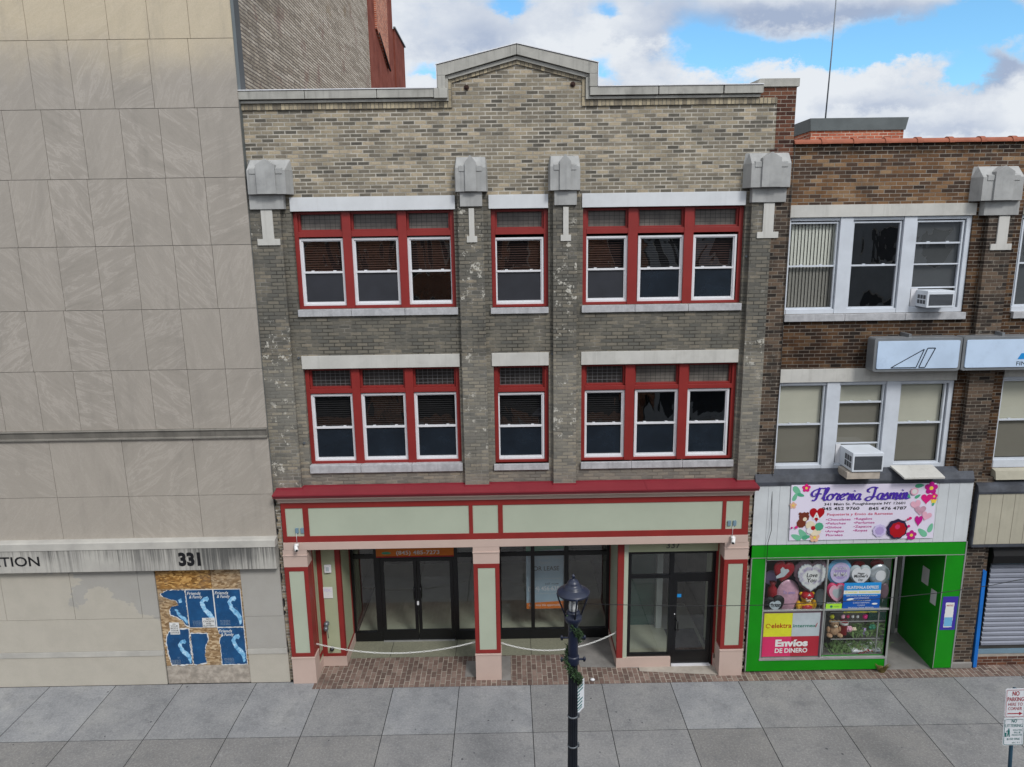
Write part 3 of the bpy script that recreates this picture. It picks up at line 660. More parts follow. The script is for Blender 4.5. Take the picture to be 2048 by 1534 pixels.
for xc, w, big, bx, tx, tw in ((-4.11, .80, 1, (-4.465, -3.87), -4.19, .20), (-.58, .58, 0, (-.78, -.39), -.585, .095), (1.065, .57, 0, (.88, 1.275), 1.085, .095), (4.64, .83, 1, (4.365, 4.965), 4.685, .19)):
    cap(MAIN, xc, w, big)
    box('block', M['limestone'], MAIN, bx[0], bx[1], -.15, .0, 9.29, 9.535, bevel=.005)
    tee(MAIN, tx, tw, 9.285 if big else 9.26, 8.67, -.125)
for a, b, z0, z1, mt in ((-3.802, -.877, 9.25, 9.492, 'lintel'), (-.281, .778, 9.25, 9.49, 'lintel'), (1.381, 4.30, 9.25, 9.492, 'lintel'), (-3.802, -.874, 6.405, 6.648, 'lintel2'), (-.28, .779, 6.405, 6.65, 'lintel2'), (1.381, 4.31, 6.405, 6.648, 'lintel2')):
    box('lintel', M[mt], MAIN, a, b, -.022, .25, z0, z1, bevel=.004)
for a, b, z0, z1, n in ((-3.795, -.872, 7.38, 7.508, 3), (-.28, .78, 7.38, 7.49, 1), (1.38, 4.315, 7.38, 7.508, 3), (-3.792, -.872, 4.38, 4.53, 3), (-.279, .779, 4.38, 4.50, 1), (1.38, 4.315, 4.38, 4.51, 3)):
    mb = MB()
    for k in range(n): q = (b-a)/n; mb.box(a+q*k+.003, a+q*(k+1)-.003, -.05, .26, z0, z1)
    mb.build('window_sill', M['sill'], MAIN, .005)
for x, z in ((-.62, 11.28), (1.21, 11.31)):
    b = MB()
    for rr, yy in ((.045, -.02), (.028, -.035), (.014, -.05)):
        b.prism(circ(x, z, rr, n=16), yy, 0)
    b.build('anchor_plate', M['rustdark'], MAIN)
for x, z in ((-3.87, 4.98), (4.4, 9.0), (4.36, 8.35), (.85, 6.62), (-3.85, 6.62)): MB().prism(circ(x, z, .022, n=10), -.03, 0).build('wall_anchor', M['steel'], MAIN)

def sash_window(parent, x0, x1, zb, zt, y, upper, lower, lowermat, fr='vinyl', frac=.5, rail2=None):
    """white double-hung sash; upper/lower give what hangs behind the glass"""
    w = .035; zm = zb+(zt-zb)*frac
    mb = MB(); mb.box(x0, x0+w, y, y+.08, zb, zt); mb.box(x1-w, x1, y, y+.08, zb, zt); mb.box(x0+w, x1-w, y, y+.08, zt-w, zt); mb.box(x0+w, x1-w, y, y+.08, zb, zb+w)
    f = mb.build('sash_frame', M[fr], parent)
    mb = MB(); mb.box(x0+w, x1-w, y+.012, y+.06, zm-.018, zm+.016)
    mb.box(x0+w, x0+w+.02, y+.02, y+.07, zb+w, zt-w); mb.box(x1-w-.02, x1-w, y+.02, y+.07, zb+w, zt-w); mb.box(x0+w+.02, x1-w-.02, y+.02, y+.07, zb+w, zb+w+.03); mb.box(x0+w+.02, x1-w-.02, y+.02, y+.07, zt-w-.02, zt-w)
    for q in (.25, .75): mb.box(x0+(x1-x0)*q-.025, x0+(x1-x0)*q+.025, y+.02, y+.06, zm+.016, zm+.03)
    if rail2: mb.box(x0+w, x1-w, y+.012, y+.06, rail2-.012, rail2+.012)
    mb.build('sash_bar', M[fr], parent)
    a, b = x0+w+.02, x1-w-.02
    MB().quad((a, y+.05, zm), (b, y+.05, zm), (b, y+.05, zt-w-.02), (a, y+.05, zt-w-.02)).build('glass_pane', M['pane'], parent)
    if lowermat: MB().quad((a, y+.045, zb+w+.03), (b, y+.045, zb+w+.03), (b, y+.045, zm-.018), (a, y+.045, zm-.018)).build('insect_screen', M[lowermat], parent)
    if not lowermat or lower: MB().quad((a, y+.052, zb+w+.03), (b, y+.052, zb+w+.03), (b, y+.052, zm-.018), (a, y+.052, zm-.018)).build('glass_pane', M['pane'], parent)
    def blind(z0, z1, mt, sp=.042, yy=y+.10):
        mb = MB(); z = z1
        while z > z0:
            mb.hexa([(a, yy, z-.010), (b, yy, z-.010), (b, yy+.022, z+.006), (a, yy+.022, z+.006)], [(a, yy, z-.008), (b, yy, z-.008), (b, yy+.022, z+.008), (a, yy+.022, z+.008)]); z -= sp
        mb.build('venetian_blind', M[mt], parent)
    if upper: blind(zm, zt-w, upper)
def window3(name_x, zt, zb, ztr0, ztr1, lead, spec, mulls, sashes, zs):
    x0, x1 = name_x; y = .085
    wdw = MB(); jw = .075
    wdw.box(x0+.002, x0+jw, y, y+.2, zb, zt-.002); wdw.box(x1-jw, x1-.002, y, y+.2, zb, zt-.002)
    for a, b in mulls: wdw.box(a, b, y-.02, y+.2, zb, zt-.002)
    edges = [x0+jw]+[q for mm in mulls for q in mm]+[x1-jw]
    for k in range(0, len(edges), 2):
        a, b = edges[k], edges[k+1]
        wdw.box(a, b, y-.008, y+.2, ztr0, ztr1); wdw.box(a, b, y+.02, y+.2, zt-.05, zt-.002); wdw.box(a, b, y+.0, y+.2, zb, zb+.05)
        wdw.box(a, a+.035, y+.05, y+.2, ztr1, zt-.05); wdw.box(b-.035, b, y+.05, y+.2, ztr1, zt-.05); wdw.box(a+.035, b-.035, y+.05, y+.2, ztr1, ztr1+.035)
    w = wdw.build('window', M['red'], MAIN, .003)
    for k in range(0, len(edges), 2):
        a, b = edges[k], edges[k+1]
        MB().quad((a+.035, y+.12, ztr1+.035), (b-.035, y+.12, ztr1+.035), (b-.035, y+.12, zt-.05), (a+.035, y+.12, zt-.05)).build('leaded_transom', M[lead[k//2]], w)
    for (a, b), (up, low) in zip(sashes, spec): sash_window(w, a, b, zs[0], zs[1], y+.03, up, None, low)
    MB().add([(x0, .32, zb), (x1, .32, zb), (x1, .32, zt), (x0, .32, zt), (x0, 1.6, zb), (x1, 1.6, zb), (x1, 1.6, zt), (x0, 1.6, zt)], [(0, 4, 7, 3), (1, 2, 6, 5), (4, 5, 6, 7), (0, 1, 5, 4), (3, 7, 6, 2)]).build('dark_room', M['darkroom'], w)
    return w
A3 = [(-2.92, -2.765), (-1.92, -1.765)]; B3 = [(2.225, 2.40), (3.24, 3.41)]
S3 = [(-3.715, -2.92), (-2.765, -1.92), (-1.765, -.945)]; T3 = [(1.455, 2.225), (2.42, 3.245), (3.42, 4.215)]
window3((-3.79, -.905), 9.25, 7.51, 8.80, 8.895, ['lead3']*3, [('blind', 'screen'), ('blind', 'screen'), ('blind', None)], A3, S3, (7.565, 8.775))
window3((-.25, .78), 9.25, 7.49, 8.80, 8.895, ['lead3'], [('blind', 'screen')], [], [(-.205, .70)], (7.54, 8.745))
window3((1.40, 4.305), 9.25, 7.51, 8.79, 8.885, ['lead3']*3, [('blind', 'screen'), ('blinddk', 'screenblue'), ('blind', 'screenblue')], B3, T3, (7.56, 8.745))
window3((-3.79, -.89), 6.40, 4.53, 5.915, 6.0, ['lead2']*3, [('blinddk', 'screenblue')]*3, A3, S3, (4.575, 5.895))
window3((-.25, .78), 6.40, 4.50, 5.89, 5.97, ['lead2'], [('blinddk', 'screenblue')], [], [(-.205, .70)], (4.55, 5.865))
window3((1.39, 4.32), 6.40, 4.51, 5.90, 5.98, ['lead2', 'lead3', 'lead3'], [('blinddk', 'screenblue'), (None, 'screenblue'), (None, 'screenblue')], B3, T3, (4.56, 5.885))

# ---- shopfront
MB().prismx([(0, 4.115), (-.40, 4.08), (-.40, 4.055), (-.385, 4.05), (-.36, 4.0), (0, 4.0)], -4.44, 4.72).build('cornice_roof', M['redtop'], MAIN)
mb = MB()
for a, b in ((-4.44, -3.94), (-.85, -.36), (.84, 1.30), (4.37, 4.72)): mb.box(a, b, -.14, .0, 4.06, 4.125)
mb.box(-3.94, 4.37, -.02, .0, 4.10, 4.135)
for x in (-2.0, .2, 2.6): mb.hexa([(x, -.40, 4.079), (x+.012, -.40, 4.079), (x+.012, -.03, 4.111), (x, -.03, 4.111)], [(x, -.40, 4.085), (x+.012, -.40, 4.085), (x+.012, -.03, 4.117), (x, -.03, 4.117)])
mb.build('metal_flashing', M['redtop'], MAIN)
MB().prismx([(0, 4.0), (-.34, 4.0), (-.34, 3.975), (-.30, 3.955), (-.25, 3.92), (-.225, 3.87), (-.225, 3.86), (0, 3.86)], -4.40, 4.66).build('crown_moulding', M['beige'], MAIN)
FP = [(-4.285, -3.95), (-3.845, -.775), (-.70, -.215), (-.125, 4.10), (4.17, 4.49)]
mb = wall(-4.36, 4.61, 3.045, 3.86, [(a, b, 3.165, 3.74) for a, b in FP], -.2, .03)
mb.box(-4.36, 4.61, -.168, 0, 3.047, 3.858)
mb.build('fascia_board', M['red'], MAIN)
for a, b in FP: box('fascia_panel', M['sage'], bpy.data.objects['fascia_board'], a, b, -.186, -.165, 3.165, 3.74)
MB().box(-4.37, 4.62, -.205, .18, 2.885, 3.043).build('beam', M['beige'], MAIN, .003)
box('beam_back', M['beige'], MAIN, -4.37, 4.62, .182, .3, 2.885, 4.0)
box('soffit', M['sage2'], MAIN, -4.4, 4.62, .30, 1.6, 2.90, 3.0)
def pillar(x0, x1, y1=.1):
    w = x1-x0
    p = MB().box(x0+.012, x1-.012, -.185, y1, .56, 2.54).build('pillar', M['red'], MAIN)
    mb = MB(); mb.box(x0, x0+.08, -.2, -.184, .6, 2.53); mb.box(x1-.08, x1, -.2, -.184, .6, 2.53); mb.box(x0+.08, x1-.08, -.2, -.184, .6, .67); mb.box(x0+.08, x1-.08, -.2, -.184, 2.44, 2.53); mb.build('raised_frame', M['red'], p, .002)
    box('inset_panel', M['sage'], p, x0+.085, x1-.085, -.19, -.183, .672, 2.438)
    mb = MB(); mb.box(x0-.005, x1+.005, -.21, y1+.01, 0, .56); mb.box(x0-.012, x1+.012, -.222, y1+.012, .558, .585); mb.build('base_block', M['beige'], p, .003); mb = MB(); mb.box(x0-.004, x1+.004, -.2005, y1, 2.53, 2.883); mb.box(x0-.012, x1+.012, -.215, y1+.01, 2.76, 2.785)
    mb.build('head_block', M['beige'], p, .003)
    return p
pillar(-4.39, -3.935); pillar(-.715, -.21); pillar(4.185, 4.64)
# hydrant niche block left of the doors
blk = MB().box(-4.36, -3.46, .39, 1.24, .22, 2.895).build('entrance_return', M['sage2'], MAIN)
mb = MB(); mb.box(-3.93, -3.83, .376, .389, .22, 2.89); mb.box(-3.555, -3.452, .376, .389, .22, 2.89); mb.box(-3.83, -3.555, .376, .389, .22, .29); mb.box(-3.459, -3.45, .376, .46, .22, 2.89); mb.box(-3.459, -3.45, 1.16, 1.24, .22, 2.89); mb.box(-3.459, -3.45, .46, 1.16, .22, .29)
mb.box(-3.945, -3.932, .10, .17, .3, 2.88); mb.box(-3.945, -3.932, .17, .375, .3, .38); mb.build('red_trim', M['red'], blk, .002)
MB().box(-4.3, -3.44, .37, 1.24, 0, .225).build('base_board', M['beige'], blk); box('side_panel', M['sage2'], blk, -4.3, -3.946, .10, .375, .22, 2.88); box('base_board', M['beige'], blk, -4.3, -3.935, .11, .36, 0, .22)
MB().ell((-3.80, .33, 1.0), (.055, .07, .055)).ell((-3.80, .26, .93), (.05, .06, .055)).tube([(-3.80, .38, 1.0), (-3.80, .3, 1.0)], .035).tube([(-3.77, .25, .93), (-3.76, .25, .72)], .008).build('fire_hose_connection', M['steel'], blk)
MB().ell((-3.73, .35, .41), (.045, .06, .05)).build('pipe_cap', M['darkletter'], blk)
b = box('alarm_box', M['vinyl'], blk, -3.77, -3.63, .33, .375, 2.13, 2.30, bevel=.01); box('alarm_lens', M['silver'], b, -3.73, -3.67, .32, .33, 2.18, 2.26)
# entry block with number 337
blk2 = MB().box(2.17, 2.37, .14, 1.24, .22, 2.895).build('entrance_return', M['sage'], MAIN)
mb = MB(); mb.box(2.168, 2.285, .128, .139, .22, 2.89); mb.box(2.16, 2.169, .128, .21, .22, 2.89); mb.box(2.16, 2.169, 1.16, 1.24, .22, 2.89); mb.box(2.16, 2.169, .21, 1.16, .22, .29); mb.build('red_trim', M['red'], blk2, .002)
mb = MB(); mb.box(2.155, 3.275, .12, .26, 0, .22); mb.box(2.155, 2.3, .26, 1.24, 0, .22); mb.build('base_board', M['beige'], blk2)
box('number_board', M['sage2'], MAIN, 2.37, 4.18, .14, .3, 2.56, 2.89)
text('337', 3.26, 2.635, .13, .132, M['greyletter'], bpy.data.objects['number_board'], 'house_number', w=.28, bold=.012)
box('door_return', M['sage2'], MAIN, 4.17, 4.2, .10, .9, .2, 2.89); mb = MB(); mb.box(4.155, 4.171, .10, .13, .2, 2.89); mb.box(4.14, 4.171, .14, .20, .0, 2.56); mb.build('red_trim', M['red'], MAIN)
box('base_board', M['beige'], MAIN, 4.15, 4.2, .10, .3, 0, .3)
def frame(mb, x0, x1, z0, z1, y, w=.05, d=.06): mb.box(x0, x0+w, y, y+d, z0, z1); mb.box(x1-w, x1, y, y+d, z0, z1); mb.box(x0+w, x1-w, y, y+d, z0, z0+w); mb.box(x0+w, x1-w, y, y+d, z1-w, z1)
def panel(name, mt, parent, x0, x1, z0, z1, y): return MB().quad((x0, y, z0), (x1, y, z0), (x1, y, z1), (x0, y, z1)).build(name, M[mt], parent)
# recessed storefront left and middle, y=1.25
mb = MB(); Y0 = 1.25
mb.box(-3.46, 2.19, Y0, Y0+.08, 1.985, 2.07); mb.box(-3.46, 2.19, Y0, Y0+.08, 2.85, 2.9); mb.box(-3.46, -2.86, Y0-.01, Y0+.08, .02, .24); mb.box(-1.14, 2.19, Y0-.01, Y0+.08, .02, .24)
for a, b in ((-3.46, -3.40), (-2.95, -2.82), (-1.24, -1.14), (-.30, -.20), (.45, .53), (1.18, 1.27), (2.09, 2.19)): mb.box(a, b, Y0-.005, Y0+.085, .02, 2.9)
sf = mb.build('storefront_frame', M['black'], MAIN)
for a, b in ((-3.40, -2.95), (-1.14, -.30), (-.20, .45), (.53, 1.18), (1.27, 2.09)):
    panel('glass_pane', 'pane2', sf, a, b, .24, 1.985, Y0+.03); panel('glass_pane', 'pane2', sf, a, b, 2.07, 2.85, Y0+.03)
panel('glass_pane', 'pane2', sf, -2.82, -1.24, 2.07, 2.85, Y0+.03)
for a, b, hx in ((-2.815, -2.035, -2.10), (-2.025, -1.245, -1.955)):
    mb = MB(); frame(mb, a, b, .03, 1.98, Y0+.0, .07, .05); mb.box(a+.07, b-.07, Y0, Y0+.05, .10, .27); d = mb.build('door', M['black'], sf)
    panel('glass_pane', 'pane2', d, a+.07, b-.07, .27, 1.91, Y0+.025)
    MB().tube([(hx, Y0, 1.02), (hx, Y0-.06, 1.04), (hx, Y0-.06, 1.30), (hx, Y0, 1.32)], .014).build('door_handle', M['black'], sf)
box('threshold', M['alugrey'], sf, -2.82, -1.24, Y0-.04, Y0+.06, .014, .03); box('padlock', M['vinyl'], sf, -2.045, -2.005, Y0-.05, Y0-.02, .9, .98)
# interiors
mb = MB(); mb.quad((-3.46, 1.33, .02), (2.2, 1.33, .02), (2.2, 6, .02), (-3.46, 6, .02)); mb.build('interior_floor', M['roomfloor'], MAIN)
mb = MB(); mb.quad((-4.4, 5, 0), (4.4, 5, 0), (4.4, 5, 2.95), (-4.4, 5, 2.95)); mb.quad((-3.5, 1.3, 0), (-3.5, 5, 0), (-3.5, 5, 2.95), (-3.5, 1.3, 2.95)); mb.quad((-4.4, 1.3, 2.95), (4.4, 1.3, 2.95), (4.4, 5, 2.95), (-4.4, 5, 2.95)); mb.build('interior_wall', M['darkroom'], MAIN)
MB().quad((2.38, .24, .03), (4.2, .24, .03), (4.2, 3.2, .03), (2.38, 3.2, .03)).build('interior_floor', M['roomfloor'], MAIN)
mb = MB(); mb.quad((2.3, 1.7, 0), (3.35, 1.7, 0), (3.35, 1.7, 2.9), (2.3, 1.7, 2.9)); mb.quad((2.38, .25, 0), (2.38, 1.7, 0), (2.38, 1.7, 2.9), (2.38, .25, 2.9)); mb.build('interior_wall', M['roomgreen'], MAIN)
mb = MB(); mb.quad((3.3, 2.6, 0), (4.3, 2.6, 0), (4.3, 2.6, 2.9), (3.3, 2.6, 2.9)); mb.quad((4.19, .9, 0), (4.19, 2.6, 0), (4.19, 2.6, 2.9), (4.19, .9, 2.9)); mb.build('interior_wall', M['darkroom'], MAIN)
box('interior_post', M['roomwhite'], MAIN, 3.27, 3.40, 1.55, 1.69, .03, 2.9)
MB().quad((3.45, .5, .036), (4.12, .5, .036), (4.12, 1.5, .036), (3.45, 1.5, .036)).build('door_mat', M['mat'], MAIN)
# 337 entrance
mb = MB(); Y1 = .17
frame(mb, 2.385, 3.27, .225, 2.555, Y1, .055, .07); mb.box(2.44, 3.215, Y1, Y1+.07, 1.97, 2.04); mb.box(3.27, 3.30, Y1, Y1+.07, .02, 2.555); mb.box(4.09, 4.175, Y1, Y1+.07, .02, 2.555); mb.box(3.30, 4.09, Y1, Y1+.07, 1.96, 2.06); mb.box(3.30, 4.09, Y1, Y1+.07, 2.5, 2.555)
ef = mb.build('entrance_frame', M['black'], MAIN)
panel('glass_pane', 'pane2', ef, 2.44, 3.215, .28, 1.97, Y1+.03); panel('glass_pane', 'pane2', ef, 2.44, 3.215, 2.04, 2.5, Y1+.03); panel('glass_pane', 'pane2', ef, 3.30, 4.09, 2.06, 2.5, Y1+.03)
mb = MB(); frame(mb, 3.305, 4.085, .05, 1.955, Y1+.01, .075, .045); mb.box(3.38, 4.01, Y1+.01, Y1+.055, .12, .33); d = mb.build('door', M['black'], ef); panel('glass_pane', 'pane2', d, 3.38, 4.01, .33, 1.88, Y1+.03)
MB().tube([(3.36, Y1, .82), (3.40, Y1-.06, .84), (3.40, Y1-.06, 1.03), (3.36, Y1, 1.05)], .013).build('door_handle', M['black'], ef); box('door_sticker', M['skyblue'], d, 3.385, 3.47, Y1+.024, Y1+.028, 1.53, 1.60); box('lock_cylinder', M['vinyl'], ef, 3.33, 3.35, Y1-.004, Y1+.01, 1.16, 1.18)
box('threshold', M['vinyl'], ef, 3.30, 4.10, Y1-.05, Y1+.08, .012, .035)
for x, cx in ((-4.075, -4.2), (4.25, 4.36)):
    for q in (x-.04, x+.065): box('outlet_box', M['bannergrey'], MAIN, q, q+.06, -.215, -.186, 3.235, 3.34, bevel=.004)
# security cameras
for x, lb in ((-4.10, 'white bullet security camera on the beige beam above the left pillar of the shopfront'), (4.31, 'white bullet security camera at the right end of the beam beside the flower shop')):
    t = thing('security_camera', lb, 'security camera', (x, -.2, 3.0), 'security cameras under the fascia')
    sg = 1 if x < 0 else -1
    MB().lathe([(.04, 2.985), (.04, 3.035)], x, -.24, 14).build('mount', M['camwhite'], t)
    MB().tube([(x-.03*sg, -.22, 3.0), (x+.03*sg, -.36, 2.95)], [.034, .036], 14).build('camera_body', M['camwhite'], t)
    MB().tube([(x+.031*sg, -.362, 2.949), (x+.034*sg, -.368, 2.947)], .024, 12).build('lens', M['ink'], t)
    MB().tube([(x, -.21, 3.03), (x+.003, -.212, 3.24)], .004, 5).build('cable', M['vinyl'], t)
# white chains
def chain(pts, lb):
    o = MB(); L = 0; pts3 = []
    n = 90
    for i in range(n+1):
        t = i/n; x = pts[0][0]+(pts[1][0]-pts[0][0])*t; y = pts[0][1]+(pts[1][1]-pts[0][1])*t; z = pts[0][2]+(pts[1][2]-pts[0][2])*t - pts[2]*4*t*(1-t); pts3.append(Vector((x, y, z)))
    k = 0
    for i in range(0, n-1, 2):
        a, b = pts3[i], pts3[min(i+2, n)]; d = (b-a); c = (a+b)/2; u = d.normalized(); s = u.cross(Vector((0, 0, 1))).normalized(); w = s if k % 2 else u.cross(s); k += 1
        ring = [c+u*math.cos(q*math.pi/4)*d.length*.60+w*math.sin(q*math.pi/4)*.013 for q in range(9)]
        o.tube(ring, .005, 5)
    return tag(o.build('plastic_chain', M['chain']), lb, 'chain', 'white chains closing the recessed entrance')
chain([(-3.95, .02, .74), (-.73, -.10, .79), .23], 'white plastic chain sagging across the double-door entrance between left and middle pillars')
chain([(-.20, -.10, .76), (2.17, .20, .77), .28], 'white plastic chain sagging between the middle pillar and the 337 entrance')
# notices and banners in the entrance
b = flat('paper_notice', rect(-3.83, -3.64, 1.55, 1.80), .37, M['paper'], None, .004); tag(b, 'white paper notice reading FDC on the sage wall beside the double doors', 'notice'); text('FDC', -3.735, 1.70, .06, .368, M['palelilac'], b, w=.15, bold=.01); text('v', -3.735, 1.62, .04, .368, M['palelilac'], b)
b = MB().prism(rect(-2.88, -1.21, 2.03, 2.42), Y0-.045, Y0-.03).build('phone_number_banner', M['orangep']); tag(b, 'orange banner with phone number (845) 485-7273 above the double doors', 'banner')
text('(845) 485-7273', -1.98, 2.095, .085, Y0-.05, M['paper'], b, w=.93, bold=.012); box('hem', M['crimson'], b, -2.88, -1.21, Y0-.047, Y0-.0452, 2.03, 2.055); flat('logo', circ(-2.66, 2.13, .10, .03), Y0-.047, M['leafteal'], b)
lx0, lx1, ly = .35, 1.17, Y0+.06
b = MB().prism(rect(lx0, lx1, .70, 2.6), ly, ly+.01).build('lease_banner', paint('grey_blue_banner', '93abba', .5, .05, 4)); tag(b, 'grey and orange FOR LEASE banner hanging behind the shop window right of the middle pillar', 'banner')
flat('footer_stripe', [(lx0, .702), (lx1, .702), (lx1, .88), (lx0, .84)], ly-.002, M['orangep'], b); flat('header_picture', [(lx0, 2.05), (lx1, 2.12), (lx1, 2.55), (lx0, 2.3)], ly-.002, M['leafteal'], b)
cx = (lx0+lx1)/2
for s, z, h, w, mt, bo in (('Commercial / Retail', 1.905, .062, .74, 'silver', .0), ('Space', 1.79, .062, .24, 'silver', 0), ('FOR LEASE', 1.63, .10, .62, 'ink', .012), ('Available Immediately', 1.42, .05, .70, 'silver', 0), ('call now', 1.295, .05, .30, 'ink', 0), ('(914) 456-6354', 1.16, .095, .74, 'vinyl', .008), ('e-mail leasing office', 1.07, .04, .70, 'silver', 0)):
    text(s, cx+(.15 if s == 'call now' else 0), z-.02, h, ly-.003, M[mt], b, w=w, bold=bo)
text("don't miss this opportunity!", cx, .765, .05, ly-.004, M['paper'], b, w=.72, bold=.008)

# ================================================================ LEFT CLAD BUILDING
CLAD = thing('stone_clad_building', 'windowless tall building clad in veined beige stone panels with a streaked concrete canopy marked 331', 'building', (-7, -.15, 0))
mb = MB(); g = .004
rows = [(5.33, 6.455, .697, -5.17), (6.455, 7.565, .70, -5.17), (7.565, 8.69, .685, -5.19), (8.69, 9.84, .68, -5.20), (9.84, 10.985, .664, -5.21), (10.985, 12.08, .672, -5.255), (12.08, 13.2, .676, -5.205), (13.2, 14.4, .68, -5.2), (14.4, 15.6, .68, -5.2)]
for z0, z1, sp, xa in rows:
    edges = [-4.503]; x = xa
    while x > -14: edges.append(x); x -= sp
    for i in range(len(edges)-1): mb.rnd(); mb.box(edges[i+1]+g, edges[i]-g*(i > 0), -.15, -.12, z0+g, z1-g)
for z0, z1 in ((3.15, 4.02), (4.02, 5.14)):
    edges = [-4.503, -5.91, -7.24, -8.595, -9.95, -11.3, -12.7, -14]
    for i in range(len(edges)-1): mb.rnd(); mb.box(edges[i+1]+g, edges[i]-g*(i > 0), -.15, -.12, z0+g, z1-g)
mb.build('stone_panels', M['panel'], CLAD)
mb = MB(); mb.box(-14, -4.508, -.125, .30, 2.6, 15.6); mb.build('core_wall', M['groove'], CLAD)
box('corner_edge', M['sheet'], CLAD, -4.507, -4.497, -.118, .02, 3.3, 15.5)
MB().prismx([(-.125, 5.135), (-.20, 5.15), (-.20, 5.17), (-.165, 5.185), (-.19, 5.30), (-.215, 5.315), (-.125, 5.335)], -14, -4.50).build('ledge', paint('dark_stained_ledge', '75716a', .8, .2, 3, .002, 60, streak=.6, dirt='4a4945', da=.4), CLAD)
mb = MB(); mb.prismx([(-.125, 3.17), (-.27, 3.155), (-.305, 3.14), (-.315, 3.01), (-.125, 3.01)], -14, -4.49); mb.build('canopy_top', M['canopy'], CLAD)
cf = MB().box(-14, -4.50, -.30, -.1, 2.555, 3.007).build('canopy', M['canopyface'], CLAD)
text('INFORMATION', -9.9, 2.70, .19, -.306, M['darkletter'], cf, 'raised_letters', w=2.1, bold=.012)
# align the visible end (TION) with the survey
o = bpy.data.objects['raised_letters']; xm = max(v.co.x for v in o.data.vertices)
for v in o.data.vertices: v.co.x = (v.co.x-xm)*1.0-9.02; 
text('331', -6.15, 2.665, .245, -.308, M['darkletter'], cf, 'raised_numerals', w=.42, bold=.05)
mb = MB()
def lowrow(z0, z1, edges):
    for i in range(len(edges)-1): mb.rnd(); mb.box(edges[i]+g, edges[i+1]-g, -.15, -.11, z0+g, z1-g)
lowrow(1.47, 2.58, [-14, -12.8, -11.45, -9.95, -8.6, -7.28, -6.945]); lowrow(1.47, 2.58, [-5.275, -4.50])
lowrow(.765, 1.47, [-14, -6.945]); lowrow(.765, 1.47, [-5.275, -4.49]); lowrow(.0, .65, [-14, -6.955]); lowrow(.0, .65, [-5.275, -4.48])
mb.build('stone_panels', M['lowstone'], CLAD)
mb = MB(); mb.box(-14, -6.95, -.165, -.11, .652, .762); mb.box(-5.275, -4.49, -.165, -.11, .652, .762); mb.build('string_course', M['canopy'], CLAD)
mb = MB(); mb.box(-14, -6.95, -.11, .3, 0, 2.6); mb.box(-5.27, -4.51, -.11, .3, 0, 2.6); mb.box(-6.95, -5.27, .1, .3, 0, 2.6); mb.build('core_wall', M['groove'], CLAD)
hb = box('boarded_doorway', M['osbpale'], CLAD, -6.94, -5.28, -.125, -.105, .40, 2.08)
box('board', M['osb'], hb, -6.94, -5.87, -.13, -.10, 2.085, 2.58); box('board', M['osbpale'], hb, -5.86, -5.28, -.13, -.10, 2.085, 2.58); box('board', M['fadewood'], hb, -6.94, -5.28, -.128, -.10, .0, .395)
# posters
def poster(x0, x1, z0, z1, lb, blue_poly, border_poly, fig=None, title=True, foot=True, k=0):
    y = -.131 - k*.0
    b = flat('poster', border_poly or rect(x0, x1, z0, z1), y, M['paper'], None, .003); tag(b, lb, 'poster', 'blue posters on the boarded doorway')
    flat('printed_sheet', blue_poly or rect(x0+.012, x1-.012, z0+.012, z1-.012), y-.0015, M['blue'], b)
    w, h = x1-x0, z1-z0
    if fig:
        for q in fig: flat('pale_figure', ragged([(x0+a*w, z0+c*h) for a, c in q], .011, .028), y-.003, M['cyan'], b)
    if title: text('Friends', x0+.30*w, z0+.865*h, .065, y-.003, M['paper'], b, w=.50*w, shear=.3, bold=.012); text('& Family', x0+.36*w, z0+.775*h, .06, y-.003, M['paper'], b, w=.48*w, shear=.3, bold=.012)
    if foot:
        for q in range(4): text('live at the hall tonight'[q:20], x0+.33*w, z0+(.17-.035*q)*h, .016, y-.003, M['silver'], b, w=.36*w)
    return b
arm = [[(.60, .72), (.74, .80), (.80, .70), (.72, .62), (.84, .48), (.96, .34), (.88, .12), (.80, .10), (.72, .30), (.58, .48), (.54, .62)]]
arm = [[(.48, .66), (.56, .74), (.66, .80), (.78, .82), (.82, .74), (.76, .68), (.68, .70), (.62, .66), (.70, .50), (.84, .42), (.95, .28), (.93, .10), (.86, .06), (.80, .24), (.70, .32), (.56, .46)]]
XS = [-6.91, -6.395, -5.85, -5.31]; ZT = [2.06, 1.235, .40]
def at(i, r, u, v): return (XS[i]+u*(XS[i+1]-XS[i]), ZT[r+1]+v*(ZT[r]-ZT[r+1]))
P1 = [at(0, 0, *p) for p in [(.30, 1), (.99, 1), (.99, .02), (.88, .05), (.78, .18), (.55, .28), (.33, .33), (.30, .47), (.42, .56), (.68, .58), (.60, .72), (.36, .76), (.12, .82), (.02, .9)]]
poster(XS[0], XS[1], ZT[1], ZT[0], 'torn blue poster in the top left corner of the boarded doorway', ragged([((a-at(0,0,.5,.5)[0])*.95+at(0,0,.5,.5)[0]+.008, (c-at(0,0,.5,.5)[1])*.96+at(0,0,.5,.5)[1]+.01) for a, c in P1], .008), ragged(P1, .012), [[(.52, .50), (.60, .50), (.72, .36), (.92, .26), (.97, .18), (.94, .08), (.86, .16), (.66, .30)], [(.70, .74), (.82, .78), (.84, .68), (.72, .66)]], False, False)
poster(XS[1], XS[2], ZT[1], ZT[0], 'blue poster at the top middle of the boarded doorway with a figure reaching down', None, None, arm)
poster(XS[2], XS[3], ZT[1], ZT[0], 'scratched blue poster at the top right corner of the boarded doorway', None, None, arm)
P4 = [at(0, 1, *p) for p in [(.08, .80), (.22, .93), (.45, .97), (.98, .99), (.98, .02), (.15, 0), (.06, .3), (.02, .62)]]
